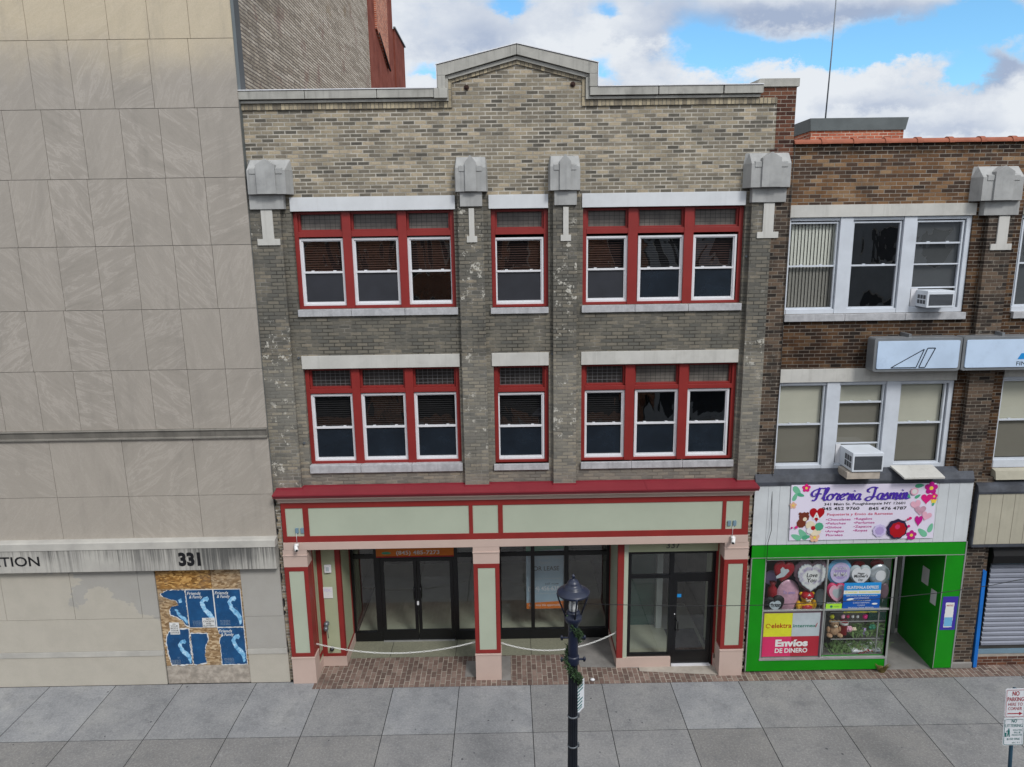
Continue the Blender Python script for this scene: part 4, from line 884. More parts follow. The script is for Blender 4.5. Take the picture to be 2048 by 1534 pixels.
poster(XS[0], XS[1], ZT[2], ZT[1]-.12, 'torn blue poster in the bottom left corner of the boarded doorway', ragged([(a*.94+.06*at(0,1,.5,.5)[0], c*.95+.05*at(0,1,.5,.5)[1]) for a, c in P4], .01), ragged(P4, .015), arm, False)
P5 = [at(1, 1, *p) for p in [(0, .86), (.62, .86), (.66, .70), (.52, .50), (.46, .22), (.5, .05), (.1, .0), (0, .02)]]
poster(XS[1]+.0, XS[2], ZT[2], ZT[1]-.1, 'heavily torn narrow blue poster at the bottom middle of the boarded doorway', ragged([(a*.95+.05*at(1,1,.3,.5)[0], c*.95+.05*at(1,1,.3,.5)[1]) for a, c in P5], .008), ragged(P5, .012), None, False, False)
P6 = [at(2, 1, *p) for p in [(.0, 1.), (1, 1), (1, 0), (.03, 0), (.05, .5), (.02, .62), (.06, .72), (.2, .80), (.05, .84)]]
poster(XS[2], XS[3], ZT[2], ZT[1], 'blue poster at the bottom right corner of the boarded doorway, torn at its left edge', ragged([(a*.95+.05*at(2,1,.5,.5)[0], c*.96+.04*at(2,1,.5,.5)[1]) for a, c in P6], .006), ragged(P6, .008), arm)
def notice(x0, x1, z0, z1, lines, lb, rot=0):
    b = flat('paper_notice', ragged(rect(x0, x1, z0, z1), .003), -.139, M['paper'], None, .002); tag(b, lb, 'notice')
    for i, s in enumerate(lines): text(s, (x0+x1)/2, z1-(i+1)*(z1-z0)/(len(lines)+.4)+.005, (z1-z0)/(len(lines)+.8)*.72, -.141, M['ink'], b, w=min(.9*(x1-x0), .03*len(s)+.03), bold=.01)
notice(-6.78, -6.59, 1.10, 1.36, ['o', 'YOUR', 'BODY', 'YOUR', 'CHOICE'], 'small white handwritten notice ending in CHOICE on bare board between torn posters')
notice(-6.12, -5.87, 1.24, 1.45, ['NO', 'CHOICE', 'IS', 'SLAVERY'], 'small white handwritten notice ending in SLAVERY over the top middle poster')

# ================================================================ WAREHOUSE BEHIND
WH = thing('brick_warehouse', 'tall old brick building behind with weathered grey side wall and red rear part', 'building', (-8, 10, 0))
MB().box(-14, -4.56, .32, 13.3, 0, 19).build('side_wall', M['party'], WH)
MB().box(-14, -4.54, 13.302, 19.0, 2, 19.5).build('rear_wall', M['stucco'], WH)
MB().box(-14, -4.50, 19.2, 22.2, 2, 17.3).build('rear_wall', M['stucco'], WH)
ch = MB().prismx([(14.6, 16.1), (17.2, 15.3), (17.2, 21), (14.6, 21)], -4.54, -4.47).build('chimney_stack', M['orange'], WH)
MB().tube([(-4.47, 15.0, 16.05), (-4.46, 17.3, 15.25)], .04, 6).build('flashing', M['wire'], WH)
MB().box(-4.53, -4.44, 19.1, 22.3, 17.3, 17.36).build('wall_coping', M['sheet'], WH)

# ================================================================ RIGHT BROWN BUILDING
BR = thing('brown_brick_building', 'two-storey brown brick building with white-framed windows, terracotta coping and shops below', 'building', (7, 0, 0))
W3 = (5.12, 8.42, 7.285, 9.02); W2 = (5.12, 8.44, 4.27, 6.0); W3r = (9.30, 12.6, 7.25, 9.02); W2r = (9.34, 12.6, 4.25, 6.05)
wall(5.08, 13, 2.8, 10.28, [W3, W2, W3r, W2r], 0, .22).build('wall', M['brown'], BR)
wall(8.93, 9.5, 0, 2.8, [], 0, .22).build('wall', M['brownpier'], BR)
mb = MB(); mb.box(5.1, 13, .22, .4, 9.3, 10.28); mb.quad((5.1, .4, 9.9), (13, .4, 9.9), (13, 14, 9.9), (5.1, 14, 9.9)); mb.build('roof', M['roof'], BR)
box('pier', M['brownpier'], BR, 8.64, 9.10, -.1, .002, 4.1, 9.28); box('pier', M['brownpier'], BR, 8.95, 9.36, -.1, .002, .14, 4.098); box('pier_foot', M['concrete'], BR, 8.95, 9.38, -.13, .0, 0, .14, bevel=.02)
# cap over the pier
o = cap(BR, 8.72, .86, 1, -.28); box('block', M['limestone'], BR, 8.50, 9.12, -.15, .0, 9.01, 9.255, bevel=.005); tee(BR, 8.90, .19, 9.0, 8.40, -.125)
for a, b, z0, z1 in ((5.10, 8.45, 9.02, 9.235), (5.10, 8.45, 6.0, 6.255), (9.30, 12.6, 9.02, 9.235), (9.34, 12.6, 6.05, 6.26)): box('lintel', M['lintel2'], BR, a, b, -.022, .2, z0, z1, bevel=.004)
for a, b in ((5.10, 8.45), (9.32, 12.6)):
    mb = MB(); q = (b-a)/3
    for k in range(3): mb.box(a+q*k+.003, a+q*(k+1)-.003, -.07, .2, 7.155, 7.28)
    mb.build('window_sill', M['sill'], BR, .005)
def brwin(op, mulls, sashes, zs, specs, bottom=True):
    x0, x1, z0, z1 = op; y = .03
    mb = MB(); mb.box(x0+.002, x0+.03, y, y+.16, z0, z1); mb.box(x1-.09, x1-.002, y, y+.16, z0, z1)
    for a, b in mulls: mb.box(a, b, y-.02, y+.16, z0+.0, z1)
    ed = [x0+.03]+[q for mm in mulls for q in mm]+[x1-.09]
    for k in range(0, len(ed), 2): mb.box(ed[k], ed[k+1], y, y+.16, z1-.06, z1-.002); mb.box(ed[k], ed[k+1], y-.01, y+.16, z0, zs[0])
    w = mb.build('window', M['alu'], BR, .004)
    for (a, b), (frac, rail2, stuff) in zip(sashes, specs):
        zb, zt = zs; fw = .03; zm = zb+(zt-zb)*frac
        mb = MB(); frame(mb, a, b, zb, zt, y+.03, fw, .06); mb.box(a+fw, b-fw, y+.04, y+.085, zm-.015, zm+.015)
        for q in (.3, .7): mb.box(a+(b-a)*q-.025, a+(b-a)*q+.025, y+.045, y+.08, zm+.015, zm+.03)
        for r2 in rail2: mb.box(a+fw, b-fw, y+.04, y+.085, r2-.012, r2+.012)
        mb.build('sash_frame', M['alu'], w)
        a, b = a+fw, b-fw
        zz = zb+fw
        if stuff[0] == 'v':
            mb = MB(); x = a; 
            while x < b-.02: mb.hexa([(x, y+.12, zz), (x+.004, y+.12, zz), (x+.06, y+.145, zz), (x+.056, y+.145, zz)], [(x, y+.12, zt-fw), (x+.004, y+.12, zt-fw), (x+.06, y+.145, zt-fw), (x+.056, y+.145, zt-fw)]); x += .062
            mb.build('vertical_blind', M['vblind'], w)
            panel('glass_pane', 'pane3', w, a, b, zm, zt-fw, y+.06); panel('insect_screen', 'scr', w, a, b, zz, zm, y+.06)
        elif stuff[0] == 's':
            panel('roller_shade', 'shade', w, a, b, zz, zt-fw, y+.12); panel('glass_pane', 'pane3', w, a, b, zm, zt-fw, y+.06); panel('insect_screen', 'scr', w, a, b, stuff[1] or zz, zm, y+.06)
        else:
            panel('glass_pane', 'pane', w, a, b, stuff[1] or zz, zt-fw, y+.06)
            if stuff[0] == 'g': panel('roller_shade', 'shadegrey', w, a, b, zz, zt-fw, y+.12)
    MB().add([(x0, .2, z0), (x1, .2, z0), (x1, .2, z1), (x0, .2, z1), (x0, 1.4, z0), (x1, 1.4, z0), (x1, 1.4, z1), (x0, 1.4, z1)], [(0, 4, 7, 3), (1, 2, 6, 5), (4, 5, 6, 7), (0, 1, 5, 4), (3, 7, 6, 2)]).build('dark_room', M['darkroom'], w)
    return w
M['scr'] = glass('insect_screen_see_through', .05, (.58, .58, .58, 1))
brwin(W3, [(6.04, 6.27), (7.19, 7.42)], [(5.135, 6.03), (6.285, 7.175), (7.43, 8.31)], (7.37, 8.94), [(.5, [], ('v', 0)), (.5, [], ('d', 0)), (.745, [8.16, 7.735], ('g', 7.74))])
brwin(W2, [(6.03, 6.27), (7.16, 7.42)], [(5.135, 6.02), (6.28, 7.15), (7.43, 8.32)], (4.36, 5.95), [(.505, [], ('s', 0)), (.77, [5.16, 4.775], ('s', 4.78)), (.505, [], ('s', 0))])
brwin(W3r, [(10.2, 10.43), (11.4, 11.6)], [(9.37, 10.19), (10.44, 11.39), (11.61, 12.5)], (7.37, 8.94), [(.5, [], ('g', 0))]*3)
brwin(W2r, [(10.2, 10.43), (11.4, 11.6)], [(9.37, 10.19), (10.44, 11.39), (11.61, 12.5)], (4.40, 5.98), [(.5, [], ('s', 0))]*3)
# terracotta coping tiles
mb = MB(); x = 5.10; k = 0
while x < 13:
    n = 10; L = .56; vs = []; 
    for i in range(n+1):
        a = math.pi*i/n; vs.append((math.cos(a)*-.11+.06, math.sin(a)*.085))
    mb.prismx([(p, 10.275+q) for p, q in vs], x, x+L-.002)
    vs2 = [(math.cos(math.pi*i/n)*-.125+.06, math.sin(math.pi*i/n)*.11) for i in range(n+1)]
    mb.prismx([(p, 10.27+q) for p, q in vs2], x+L-.09, x+L); x += L
mb.build('terracotta_coping', M['terra'], BR)
# tar ledge and white siding over the flower shop
MB().prismx([(0, 4.30), (-.12, 4.22), (-.17, 4.09), (-.17, 4.02), (0, 4.0)], 4.72, 8.92).build('tar_ledge', M['tar'], BR)
mb = MB(); x = 4.745; 
for a, b in ((4.72, 4.98), (4.985, 5.20), (5.205, 5.40), (5.405, 5.66), (5.665, 5.92), (5.925, 6.18), (6.185, 6.44), (6.445, 6.70), (6.705, 6.96), (6.965, 7.22), (7.225, 7.48), (7.485, 7.74), (7.745, 8.0), (8.005, 8.26), (8.265, 8.46), (8.465, 8.66), (8.665, 8.925)): mb.box(a, b, -.15, -.13, 2.80, 4.03)
wb = mb.build('white_siding', M['whiteboard'], BR); box('siding_backing', M['groove'], wb, 4.73, 8.92, -.132, 0, 2.78, 4.02)
# green shopfront
mb = wall(4.73, 8.94, 0.05, 2.79, [(5.03, 7.56, .32, 2.48), (7.60, 8.56, .0, 2.52)], -.15, .10); gf_ = mb.build('shopfront_frame', M['green'], BR)
mb = MB(); mb.box(4.735, 8.94, -.158, -.149, 2.52, 2.532); mb.box(8.925, 8.95, -.16, 0, .05, 2.80); mb.box(8.553, 8.565, -.158, -.149, .05, 2.52); mb.box(5.01, 5.03, -.156, -.1, .30, 2.50); mb.box(7.56, 7.60, -.16, -.08, .05, 2.50); mb.box(5.0, 7.60, -.165, -.1, .29, .325); mb.box(5.03, 7.56, -.15, -.1, 2.47, 2.49); mb.box(6.235, 6.26, -.145, -.1, .325, 2.47); mb.box(5.03, 7.56, -.14, -.1, 1.36, 1.385); mb.box(4.728, 4.745, -.158, -.1, .05, 2.52)
mb.build('aluminium_trim', M['alugrey'], gf_)
panel('display_glass', 'pane3', gf_, 5.03, 7.56, .325, 2.47, -.09)
mb = MB(); mb.quad((5.0, -.04, .30), (7.6, -.04, .30), (7.6, .8, .30), (5.0, .8, .30)); mb.quad((5.0, .8, .3), (7.6, .8, .3), (7.6, .8, 2.5), (5.0, .8, 2.5)); mb.quad((5.0, -.04, .3), (5.0, .8, .3), (5.0, .8, 2.5), (5.0, -.04, 2.5)); mb.build('display_box', M['displayback'], gf_)
panel('display_side_glass', 'pane3', gf_, 7.58, 7.58, .3, 2.5, 0) if 0 else MB().quad((7.58, -.05, .3), (7.58, .8, .3), (7.58, .8, 2.5), (7.58, -.05, 2.5)).build('display_side_glass', M['pane3'], gf_)
mb = MB(); mb.quad((8.56, -.05, .01), (8.56, -.05, 2.52), (8.60, 1.25, 2.52), (8.60, 1.25, .01)); mb.build('recess_wall', M['green'], gf_)
mb = MB(); mb.quad((7.5, -.05, 2.53), (8.7, -.05, 2.53), (8.7, 1.3, 2.53), (7.5, 1.3, 2.53)); mb.build('recess_ceiling', M['roomwhite'], gf_); box('door_jamb', M['alugrey'], gf_, 8.42, 8.50, 1.18, 1.24, .02, 2.5)
sd_ = MB(); frame(sd_, 7.60, 8.36, .03, 2.5, 1.2, .07, .05); sd_ = sd_.build('shop_door', M['alugrey'], gf_); panel('glass_pane', 'pane2', sd_, 7.67, 8.29, .1, 2.43, 1.23)
panel('dark_gap', 'darkroom', gf_, 7.5, 8.7, .0, 2.53, 1.5)
for x0, x1, z0, z1, mt in ((7.9, 8.28, 1.55, 1.95, 'vinyl'), (7.9, 8.27, 1.30, 1.53, 'babyblue'), (7.9, 8.26, 1.06, 1.29, 'vinyl'), (7.9, 8.27, .35, .95, 'elgreen')): box('door_poster', M[mt], sd_, x0, x1, 1.192, 1.198, z0, z1)
# right-hand shop: beige siding, shutter
MB().prismx([(0, 4.05), (-.18, 3.95), (-.22, 3.84), (-.22, 3.80), (0, 3.80)], 9.0, 13).build('tar_ledge', M['tar'], BR)
MB().prismx([(.0, 4.25), (-.12, 4.22), (-.16, 4.06), (0, 4.06)], 9.34, 13).build('metal_sill', M['beigeboard'], BR)
mb = MB(); x = 9.02
while x < 13: mb.box(x, x+.232, -.2, -.17, 2.76, 3.80); x += .24
bb = mb.build('beige_siding', M['beigeboard'], BR); mb = MB(); mb.box(8.99, 9.015, -.21, 0, 2.74, 3.82); mb.box(9.0, 13, -.21, -.0, 2.70, 2.755); mb.build('siding_trim', M['tar'], bb); box('siding_backing', M['groove'], bb, 9.02, 13, -.172, 0, 2.75, 3.80)
box('shop_recess', M['darkroom'], BR, 9.36, 13, .24, .3, 0, 2.75)
mb = MB(); mb.prismx([(.2, 2.62), (-.05, 2.60), (-.10, 2.45), (-.08, 2.28), (.2, 2.22)], 9.55, 13); mb.build('awning_roll', M['ink'], BR); box('valance', M['bannergrey'], BR, 9.7, 13, .10, .13, 2.15, 2.34)
mb = MB(); z = .36
while z < 2.12: mb.prismx([(.12, z), (.085, z+.03), (.085, z+.08), (.12, z+.105)], 9.66, 13); z += .108
sh = mb.build('roller_shutter', M['shutter'], BR); box('shutter_sill', M['bannergrey'], sh, 9.6, 13, .06, .2, .21, .30); box('dark_base', M['darkroom'], sh, 9.6, 13, .10, .2, .0, .36)
box('brick_stallriser', M['redpier'], BR, 9.5, 13, -.02, .15, 0, .2)
MB().hexa([(9.41, -.12, .02), (9.48, -.12, .02), (9.48, -.04, .02), (9.41, -.04, .02)], [(9.36, -.12, 2.14), (9.43, -.12, 2.14), (9.43, -.04, 2.14), (9.36, -.04, 2.14)]).build('blue_upright', M['bluebar'], BR)
# thin loose cable down the party line
pts = [P(1590, 292, -.12)+(0,), P(1579, 420, -.12), P(1567, 640, -.12), P(1560, 760, -.12), P(1548, 950, -.2), P(1543, 1060, -.2), P(1536, 1085, -.2), P(1533, 1125, -.2)]
tag(MB().tube([(p[0], -.12 if i < 5 else -.2, p[1]) for i, p in enumerate(pts)], .006, 5).build('cable', M['wire']), 'thin dark cable hanging down the brown wall left of the flower shop banner', 'cable')
# sign box
SG = thing('sign_box', 'long pale blue illuminated sign box bolted above the first-floor windows, with outlined triangle mark', 'sign', (8.5, -.2, 6.5))
def rrect(x0, x1, z0, z1, r, n=5):
    o = []
    for cx, cz, a in ((x1-r, z0+r, -90), (x1-r, z1-r, 0), (x0+r, z1-r, 90), (x0+r, z0+r, 180)):
        for i in range(n+1): t = R(a+90*i/n); o.append((cx+r*math.cos(t), cz+r*math.sin(t)))
    return o
for a, b in ((6.66, 8.255), (8.275, 12.5)):
    f = MB().prism(rrect(a, b, 6.25, 6.87, .05), -.36, -.10).build('sign_casing', M['signframe'], SG, .015)
    MB().prism(rrect(a+.055, b-.05, 6.305, 6.815, .03), -.378, -.355).build('sign_face', M['signface'], f, .01)
mb = MB()
tri = [(6.98, 6.325), (7.56, 6.66), (7.44, 6.325)]; par = [(7.49, 6.325), (7.60, 6.325), (7.76, 6.68), (7.62, 6.68)]
for q in (tri, par):
    for i in range(len(q)): stroke(mb, [q[i], q[(i+1) % len(q)]], .016, -.381)
mb.build('outlined_mark', M['navy'], SG); flat('blue_mark', [(9.28, 6.45), (9.34, 6.56), (9.6, 6.56), (9.6, 6.45)], -.381, M['skyblue'], SG)
text('FINANCIAL', 9.27, 6.335, .075, -.381, M['navy'], SG, align='LEFT', w=.62)
for x in (7.3, 9.0): box('bracket', M['signframe'], SG, x, x+.05, -.3, 0, 6.87, 6.93)
# air conditioners
def ac(lb, x0, x1, z0, z1, yf, yb):
    t = thing('window_air_conditioner', lb, 'air conditioner', ((x0+x1)/2, 0, z0), 'window air conditioners')
    box('housing', M['acwhite'], t, x0, x1, yf, yb, z0, z1, bevel=.008)
    g = panel('rear_grille', 'acgrille', t, x0+.035, x1-.03, z0+.04, z1-.06, yf-.004)
    mb = MB(); z = z0+.05
    while z < z1-.07: mb.box(x0+.04, x1-.035, yf-.012, yf-.005, z, z+.008); z += .022
    mb.build('grille_bars', M['steel'], t); mb = MB()
    for i in range(3):
        for j in range(2): mb.box(x0-.004, x0+.002, yf+.05+i*.09, yf+.12+i*.09, z0+.06+j*(z1-z0-.12)/2, z0+.04+(j+1)*(z1-z0-.12)/2)
    mb.build('side_louvres', M['acgrille'], t)
ac('white air conditioner in the right pane of the top-floor window of the brown building', 7.56, 8.05, 7.40, 7.70, -.30, .12)
ac('larger white air conditioner jutting from the first-floor window above the flower shop banner', 6.40, 6.98, 4.37, 4.735, -.45, .12)
box('wooden_support', M['rust'], bpy.data.objects['window_air_conditioner.001'], 6.33, 6.95, -.42, -.05, 4.22, 4.355, bevel=.004)
box('accordion_panel', M['vinyl'], BR, 7.45, 7.58, .06, .08, 7.40, 7.72); box('accordion_panel', M['vinyl'], BR, 6.3, 6.4, .06, .08, 4.39, 4.76)
tag(MB().hexa([(7.43, -.40, 4.19), (8.20, -.40, 4.19), (8.15, -.05, 4.32), (7.33, -.05, 4.32)], [(7.43, -.40, 4.225), (8.20, -.40, 4.225), (8.15, -.05, 4.355), (7.33, -.05, 4.355)]).build('loose_board', M['lintel2'], None, .004), 'tilted grey board lying on the black ledge right of the lower air conditioner', 'board')

# ---- rooftop bulkhead and mast
RB = thing('rooftop_bulkhead', 'low brick rooftop box with grey sheet metal band behind the terracotta coping', 'rooftop structure', (8.5, 6, 9.9))
MB().box(7.46, 9.72, 5.02, 7.3, 9.9, 11.16).build('brick_wall', M['orange'], RB)
MB().hexa([(7.44, 4.98, 11.15), (9.74, 4.98, 11.15), (9.74, 7.35, 11.15), (7.44, 7.35, 11.15)], [(7.40, 4.95, 11.43), (9.78, 4.95, 11.43), (9.78, 7.4, 11.43), (7.40, 7.4, 11.43)]).build('metal_band', M['sheet'], RB)
tag(MB().tube([(7.95, 5.4, 11.3), (7.99, 5.4, 13.0), (8.05, 5.4, 18)], [.02, .016, .012], 8).build('mast', M['steel']), 'thin tall metal mast rising behind the rooftop bulkhead', 'mast')

# ================================================================ FLOWER SHOP BANNER
BN = flat('shop_banner', [P(1583, 970, -.17), P(1873, 966, -.17), P(1866, 1076, -.17), P(1578, 1081, -.17)][::-1], -.172, M['banner'], None, .006)
tag(BN, 'lilac vinyl banner reading Floreria Jasmin with hearts and flowers above the green shop window', 'banner')
YB = -.176
def Q(u, v): return P(1480+u/3.742, 950+v/3.742, YB)     # surveyed from the enlarged view of the banner
def bl(s, u0, u1, v, hpx, mt, bold=0., sh=0.):
    a = Q(u0, v); b = Q(u1, v); return text(s, a[0], a[1], hpx/3.742/108, YB, M[mt], BN, w=b[0]-a[0], bold=bold, align='LEFT', shear=sh)
bl('341 Main St. Poughkeepsie NY 12601', 630, 1235, 228, 20, 'ink', .012); bl('845 452 9760', 612, 893, 264, 24, 'ink', .018); bl('845 476 4787', 963, 1246, 262, 24, 'ink', .018)
bl('Paqueteria y Envio de Remesas', 652, 1142, 304, 19, 'rose', .008)
for i, (s, w) in enumerate((('•Chocolates', 185), ('•Peluches', 150), ('•Globos', 120), ('•Arreglos', 140))): bl(s, 643-i*2, 643+w-i*2, 342+29*i, 18, 'magenta', .008)
bl('Florales', 643, 768, 458, 18, 'magenta', .008)
for i, (s, w) in enumerate((('•Regalos', 135), ('•Perfumes', 155), ('•Zapatos', 135), ('•Ropas', 105))): bl(s, 853-i*2, 853+w-i*2, 336+29*i, 18, 'magenta', .008)
# brush-script shop name drawn as strokes on a 10x10 grid per letter: (x advance, strokes)
SC = {'F': (5.2, [[(4.6, 9.2), (2.4, 8.6), (.6, 7.2), (0, 5), (1, 3.4), (2.2, 4)], [(5.6, 9.6), (4.4, 9.0), (2.6, 9.4)], [(3.2, 9), (2.9, 5), (2.6, 1.4), (1.8, 0), (.9, .6)], [(1.6, 5), (3.2, 5.4), (4.6, 5)]]),
 'l': (2.2, [[(0, 1.6), (1.4, 5), (2.1, 8.6), (1.5, 9.6), (.9, 8), (.9, 2.4), (1.5, .2), (2.4, 1)]]),
 'o': (3.2, [[(2.4, 4.8), (1.0, 4.6), (.3, 2.4), (1, .3), (2.3, .6), (2.9, 2.6), (2.3, 4.7), (2.6, 3.8), (3.4, 3.8)]]),
 'r': (2.6, [[(0, 3.6), (.7, 5.4), (.9, 4.4), (2.2, 4.6), (1.6, 2), (2, .3), (2.8, 1)]]),
 'e': (2.6, [[(0, 1.6), (1.2, 2.4), (2.1, 3.8), (1.5, 5), (.6, 3.8), (.4, 1.6), (1.3, .2), (2.7, 1.2)]]),
 'i': (1.6, [[(0, 1.6), (.8, 4.8), (.7, 1.2), (1.1, .2), (1.7, 1)], [(.95, 6.6), (1.1, 7.2)]]),
 'a': (3.2, [[(2.5, 4.6), (1.1, 4.6), (.3, 2.4), (.9, .3), (2.0, .9), (2.6, 4.7), (2.4, 1.2), (2.8, .2), (3.4, 1)]]),
 'J': (5.2, [[(4.6, 8.8), (2.2, 9.6), (.4, 8.2), (.4, 6.2), (1.6, 5.6)], [(3.6, 9.0), (3.6, 4), (3.0, .6), (1.6, -.6), (.2, .6), (1.2, 2.2), (3.4, 2.4), (5.2, 2)]]),
 's': (2.4, [[(0, 1.6), (1.2, 5), (1.3, 3.6), (2.1, 1.6), (1.2, .1), (.3, .9)], [(1.3, .2), (2.6, 1)]]),
 'm': (4.4, [[(0, 3.8), (.5, 4.8), (.6, .2)], [(.6, 3), (1.5, 4.9), (2.0, 4), (2.0, .2)], [(2.0, 3), (2.9, 4.9), (3.4, 4), (3.3, 1), (3.7, .2), (4.5, 1)]]),
 'n': (3.0, [[(0, 3.8), (.5, 4.8), (.6, .2)], [(.6, 3), (1.5, 4.9), (2.0, 4), (1.9, 1), (2.3, .2), (3.3, 1)]])}
mb = MB(); X0, Z0 = Q(522, 192); X1, Z1 = Q(1255, 186)
adv = sum(SC[c][0] if c != ' ' else 2.0 for c in 'Floreria Jasmin'); kx = (X1-X0)/adv; kz = .27/10; xx = 0
for c in 'Floreria Jasmin':
    if c == ' ': xx += 2.0; continue
    a, st = SC[c]
    for q in st:
        pts = spline([(X0+(xx+p[0]+.12*p[1])*kx, Z0+p[1]*kz) for p in q])
        stroke(mb, pts, lambda t, f: .022+.024*max(0, abs(t.y))**2, YB)
    xx += a
mb.build('script_lettering', M['purple'], BN)
def fl(u, v, r, mt, parent, petals=5, cmt='yellow', ph=.3, yy=YB):
    cx, cz = Q(u, v); r = r/3.742/108
    mb = MB()
    for k in range(petals):
        a = ph+2*math.pi*k/petals; mb.prism(circ(cx+.6*r*math.cos(a), cz+.6*r*math.sin(a), r*.42, n=10), yy-.0005*k, yy+.001)
    mb.build('printed_flower', M[mt], parent); flat('flower_centre', circ(cx, cz, r*.3, n=10), yy-.004, M[cmt], parent)
_lk = 0
def lf(u, v, L, ang, mt='mint'):
    cx, cz = Q(u, v); L = L/3.742/108; pts = []
    for i in range(12):
        t = i/11*math.pi*2; a, b = L*.5*math.cos(t), L*.24*math.sin(t)*(1-.3*math.cos(t)); pts.append((cx+a*math.cos(ang)-b*math.sin(ang), cz+a*math.sin(ang)+b*math.cos(ang)))
    global _lk; _lk += 1; flat('printed_leaf', pts[:-1], YB+.002-.0003*_lk, M[mt], BN, .002)
for a in ((428, 120, 95, -.9), (455, 150, 60, -.3, 'leafteal'), (412, 165, 70, 1.2), (470, 445, 110, 2.2), (420, 465, 90, 2.7), (495, 465, 70, .2, 'leafteal'), (1345, 80, 70, .1, 'leafteal'), (1365, 430, 95, 2.4), (1425, 395, 80, 1.3), (1447, 215, 40, 1.2, 'leafteal'), (1262, 158, 50, -.9, 'leafteal'), (1330, 160, 50, .6, 'leafteal')): lf(*a)
fl(497, 98, 34, 'hotpink', BN); fl(398, 228, 28, 'peach', BN); fl(1432, 98, 52, 'magenta', BN); fl(1452, 160, 30, 'hotpink', BN); fl(558, 468, 40, 'peach', BN); fl(1282, 450, 42, 'magenta', BN); fl(1450, 190, 24, 'yellow', BN)
_hk = 0
def hrt(u, v, w, h, mt, rot=0, y=0):
    global _hk; _hk += 1; cx, cz = Q(u, v); flat('printed_heart', heart(cx, cz, w/404, h/404, rot=rot), YB-.001-.001*_hk, M[mt], BN, .0006)
hrt(575, 300, 118, 118, 'crimson', .0, YB-.002); hrt(1395, 182, 85, 85, 'hotpink'); hrt(1318, 228, 80, 85, 'palepink', .3); hrt(1348, 268, 90, 80, 'foilpink', 0, YB-.002); hrt(1335, 345, 62, 90, 'magenta', 0, YB-.003); hrt(1392, 310, 80, 75, 'palepink', -.3, YB-.001)
text('A', Q(570, 330)[0], Q(570, 330)[1], .13, YB-.005, M['paper'], BN, bold=.03)
_k = 0
for u, v, r, mt in ((480, 315, 40, 'bearbrown'), (458, 362, 36, 'bearbrown'), (450, 290, 12, 'bearbrown'), (505, 288, 12, 'bearbrown'), (485, 330, 16, 'cream'), (525, 375, 36, 'cream'), (560, 410, 50, 'cream'), (590, 385, 34, 'leafteal'), (520, 415, 26, 'paper'), (545, 395, 18, 'crimson'), (1042, 415, 52, 'palelilac'), (1042, 415, 34, 'lilac'), (1172, 402, 82, 'printdark'), (1178, 408, 64, 'crimson'), (1175, 385, 20, 'rose'), (1303, 120, 30, 'palepink'), (1303, 120, 20, 'paper'), (1258, 380, 12, 'hotpink'), (1270, 320, 12, 'hotpink'), (418, 388, 12, 'hotpink'), (383, 392, 9, 'magenta'), (1250, 330, 9, 'rose')):
    cx, cz = Q(u, v); rr = r/404; flat('printed_spot', [(cx+rr*(1+.06*math.sin(9*q))*math.cos(q), cz+rr*(1+.06*math.sin(9*q))*math.sin(q)) for q in [2*math.pi*i/28 for i in range(28)]], YB-.002-.0012*_k, M[mt], BN, .0008); _k += 1

# ================================================================ WINDOW DISPLAY
def Wd(u, v, y): return P(1500+u/6.137, 1090+v/6.137, y)
def S(px, y): return px/6.137*(13+y+2.6)/FPX*1.0
def balloon(u, v, w, h, mt, lb, shape='heart', y=.02, rot=0, inner=None, words=(), wm='ink'):
    cx, cz = Wd(u, v, y); w, h = S(w, y), S(h, y)*1.08
    def out(k):
        def hh(n):
            q = heart(cx, cz, w*k, h*k, n, rot); return [(a*.55+.45*(cx+(a-cx)/max(.01, math.hypot((a-cx)/(w*k/2), (b-cz)/(h*k/2)))), b*.6+.4*(cz+(b-cz)/max(.01, math.hypot((a-cx)/(w*k/2), (b-cz)/(h*k/2))))) for a, b in q]
        if shape == 'heart': return hh(36)
        if shape == 'scallop': return [(cx+(a-cx)*(1+.035*math.cos(i*math.pi*.9)), cz+(b-cz)*(1+.035*math.cos(i*math.pi*.9))) for i, (a, b) in enumerate(hh(64))]
        return circ(cx, cz, w/2*k, h/2*k, 28)
    t = MB().puff(out(1), y, .05).build('foil_balloon', M[mt]); tag(t, lb, 'balloon', 'foil balloons in the flower shop window')
    MB().tube([(cx, y, cz-h*.5), (cx+.01, y+.02, cz-h*.5-.10)], .003, 5).build('ribbon', M['vinyl'], t)
    if inner:
        for mt2, k in inner: flat('printed_face', out(k), y-.054-.002*(1-k), M[mt2], t)
    for s, dz, hh, ww in words: text(s, cx, cz+dz*h, hh*h, y-.060, M[wm], t, w=ww*w, shear=.15, bold=.01)
    return t
balloon(410, 325, 240, 240, 'foilred', 'red heart balloon with white bear print at the top left of the flower shop window', rot=-.15)
b = bpy.data.objects['foil_balloon']; cx, cz = Wd(400, 345, 0); 
MB().prism([(cx-.13, cz-.10), (cx+.02, cz-.06), (cx+.12, cz+.06), (cx+.09, cz+.10), (cx+.03, cz+.10), (cx-.02, cz+.15), (cx-.06, cz+.10), (cx-.05, cz+.02), (cx-.14, cz-.05)], -.036, -.033).build('printed_bear', M['silver'], b)
balloon(745, 385, 400, 385, 'mauve', 'large brown scalloped heart balloon reading Love You in the flower shop window', 'scallop', .04, inner=[('silver', .82), ('paper', .76)], words=[('Love', .02, .12, .30), ('You', -.13, .12, .26)])
cx, cz = Wd(745, 385, 0); mb = MB(); 
for k in range(60):
    a = random.uniform(0, 6.28); r = random.uniform(.17, .235); stroke(mb, circ(cx+r*math.cos(a), cz+r*.85*math.sin(a)+.015, .018, n=7), .004, -.02)
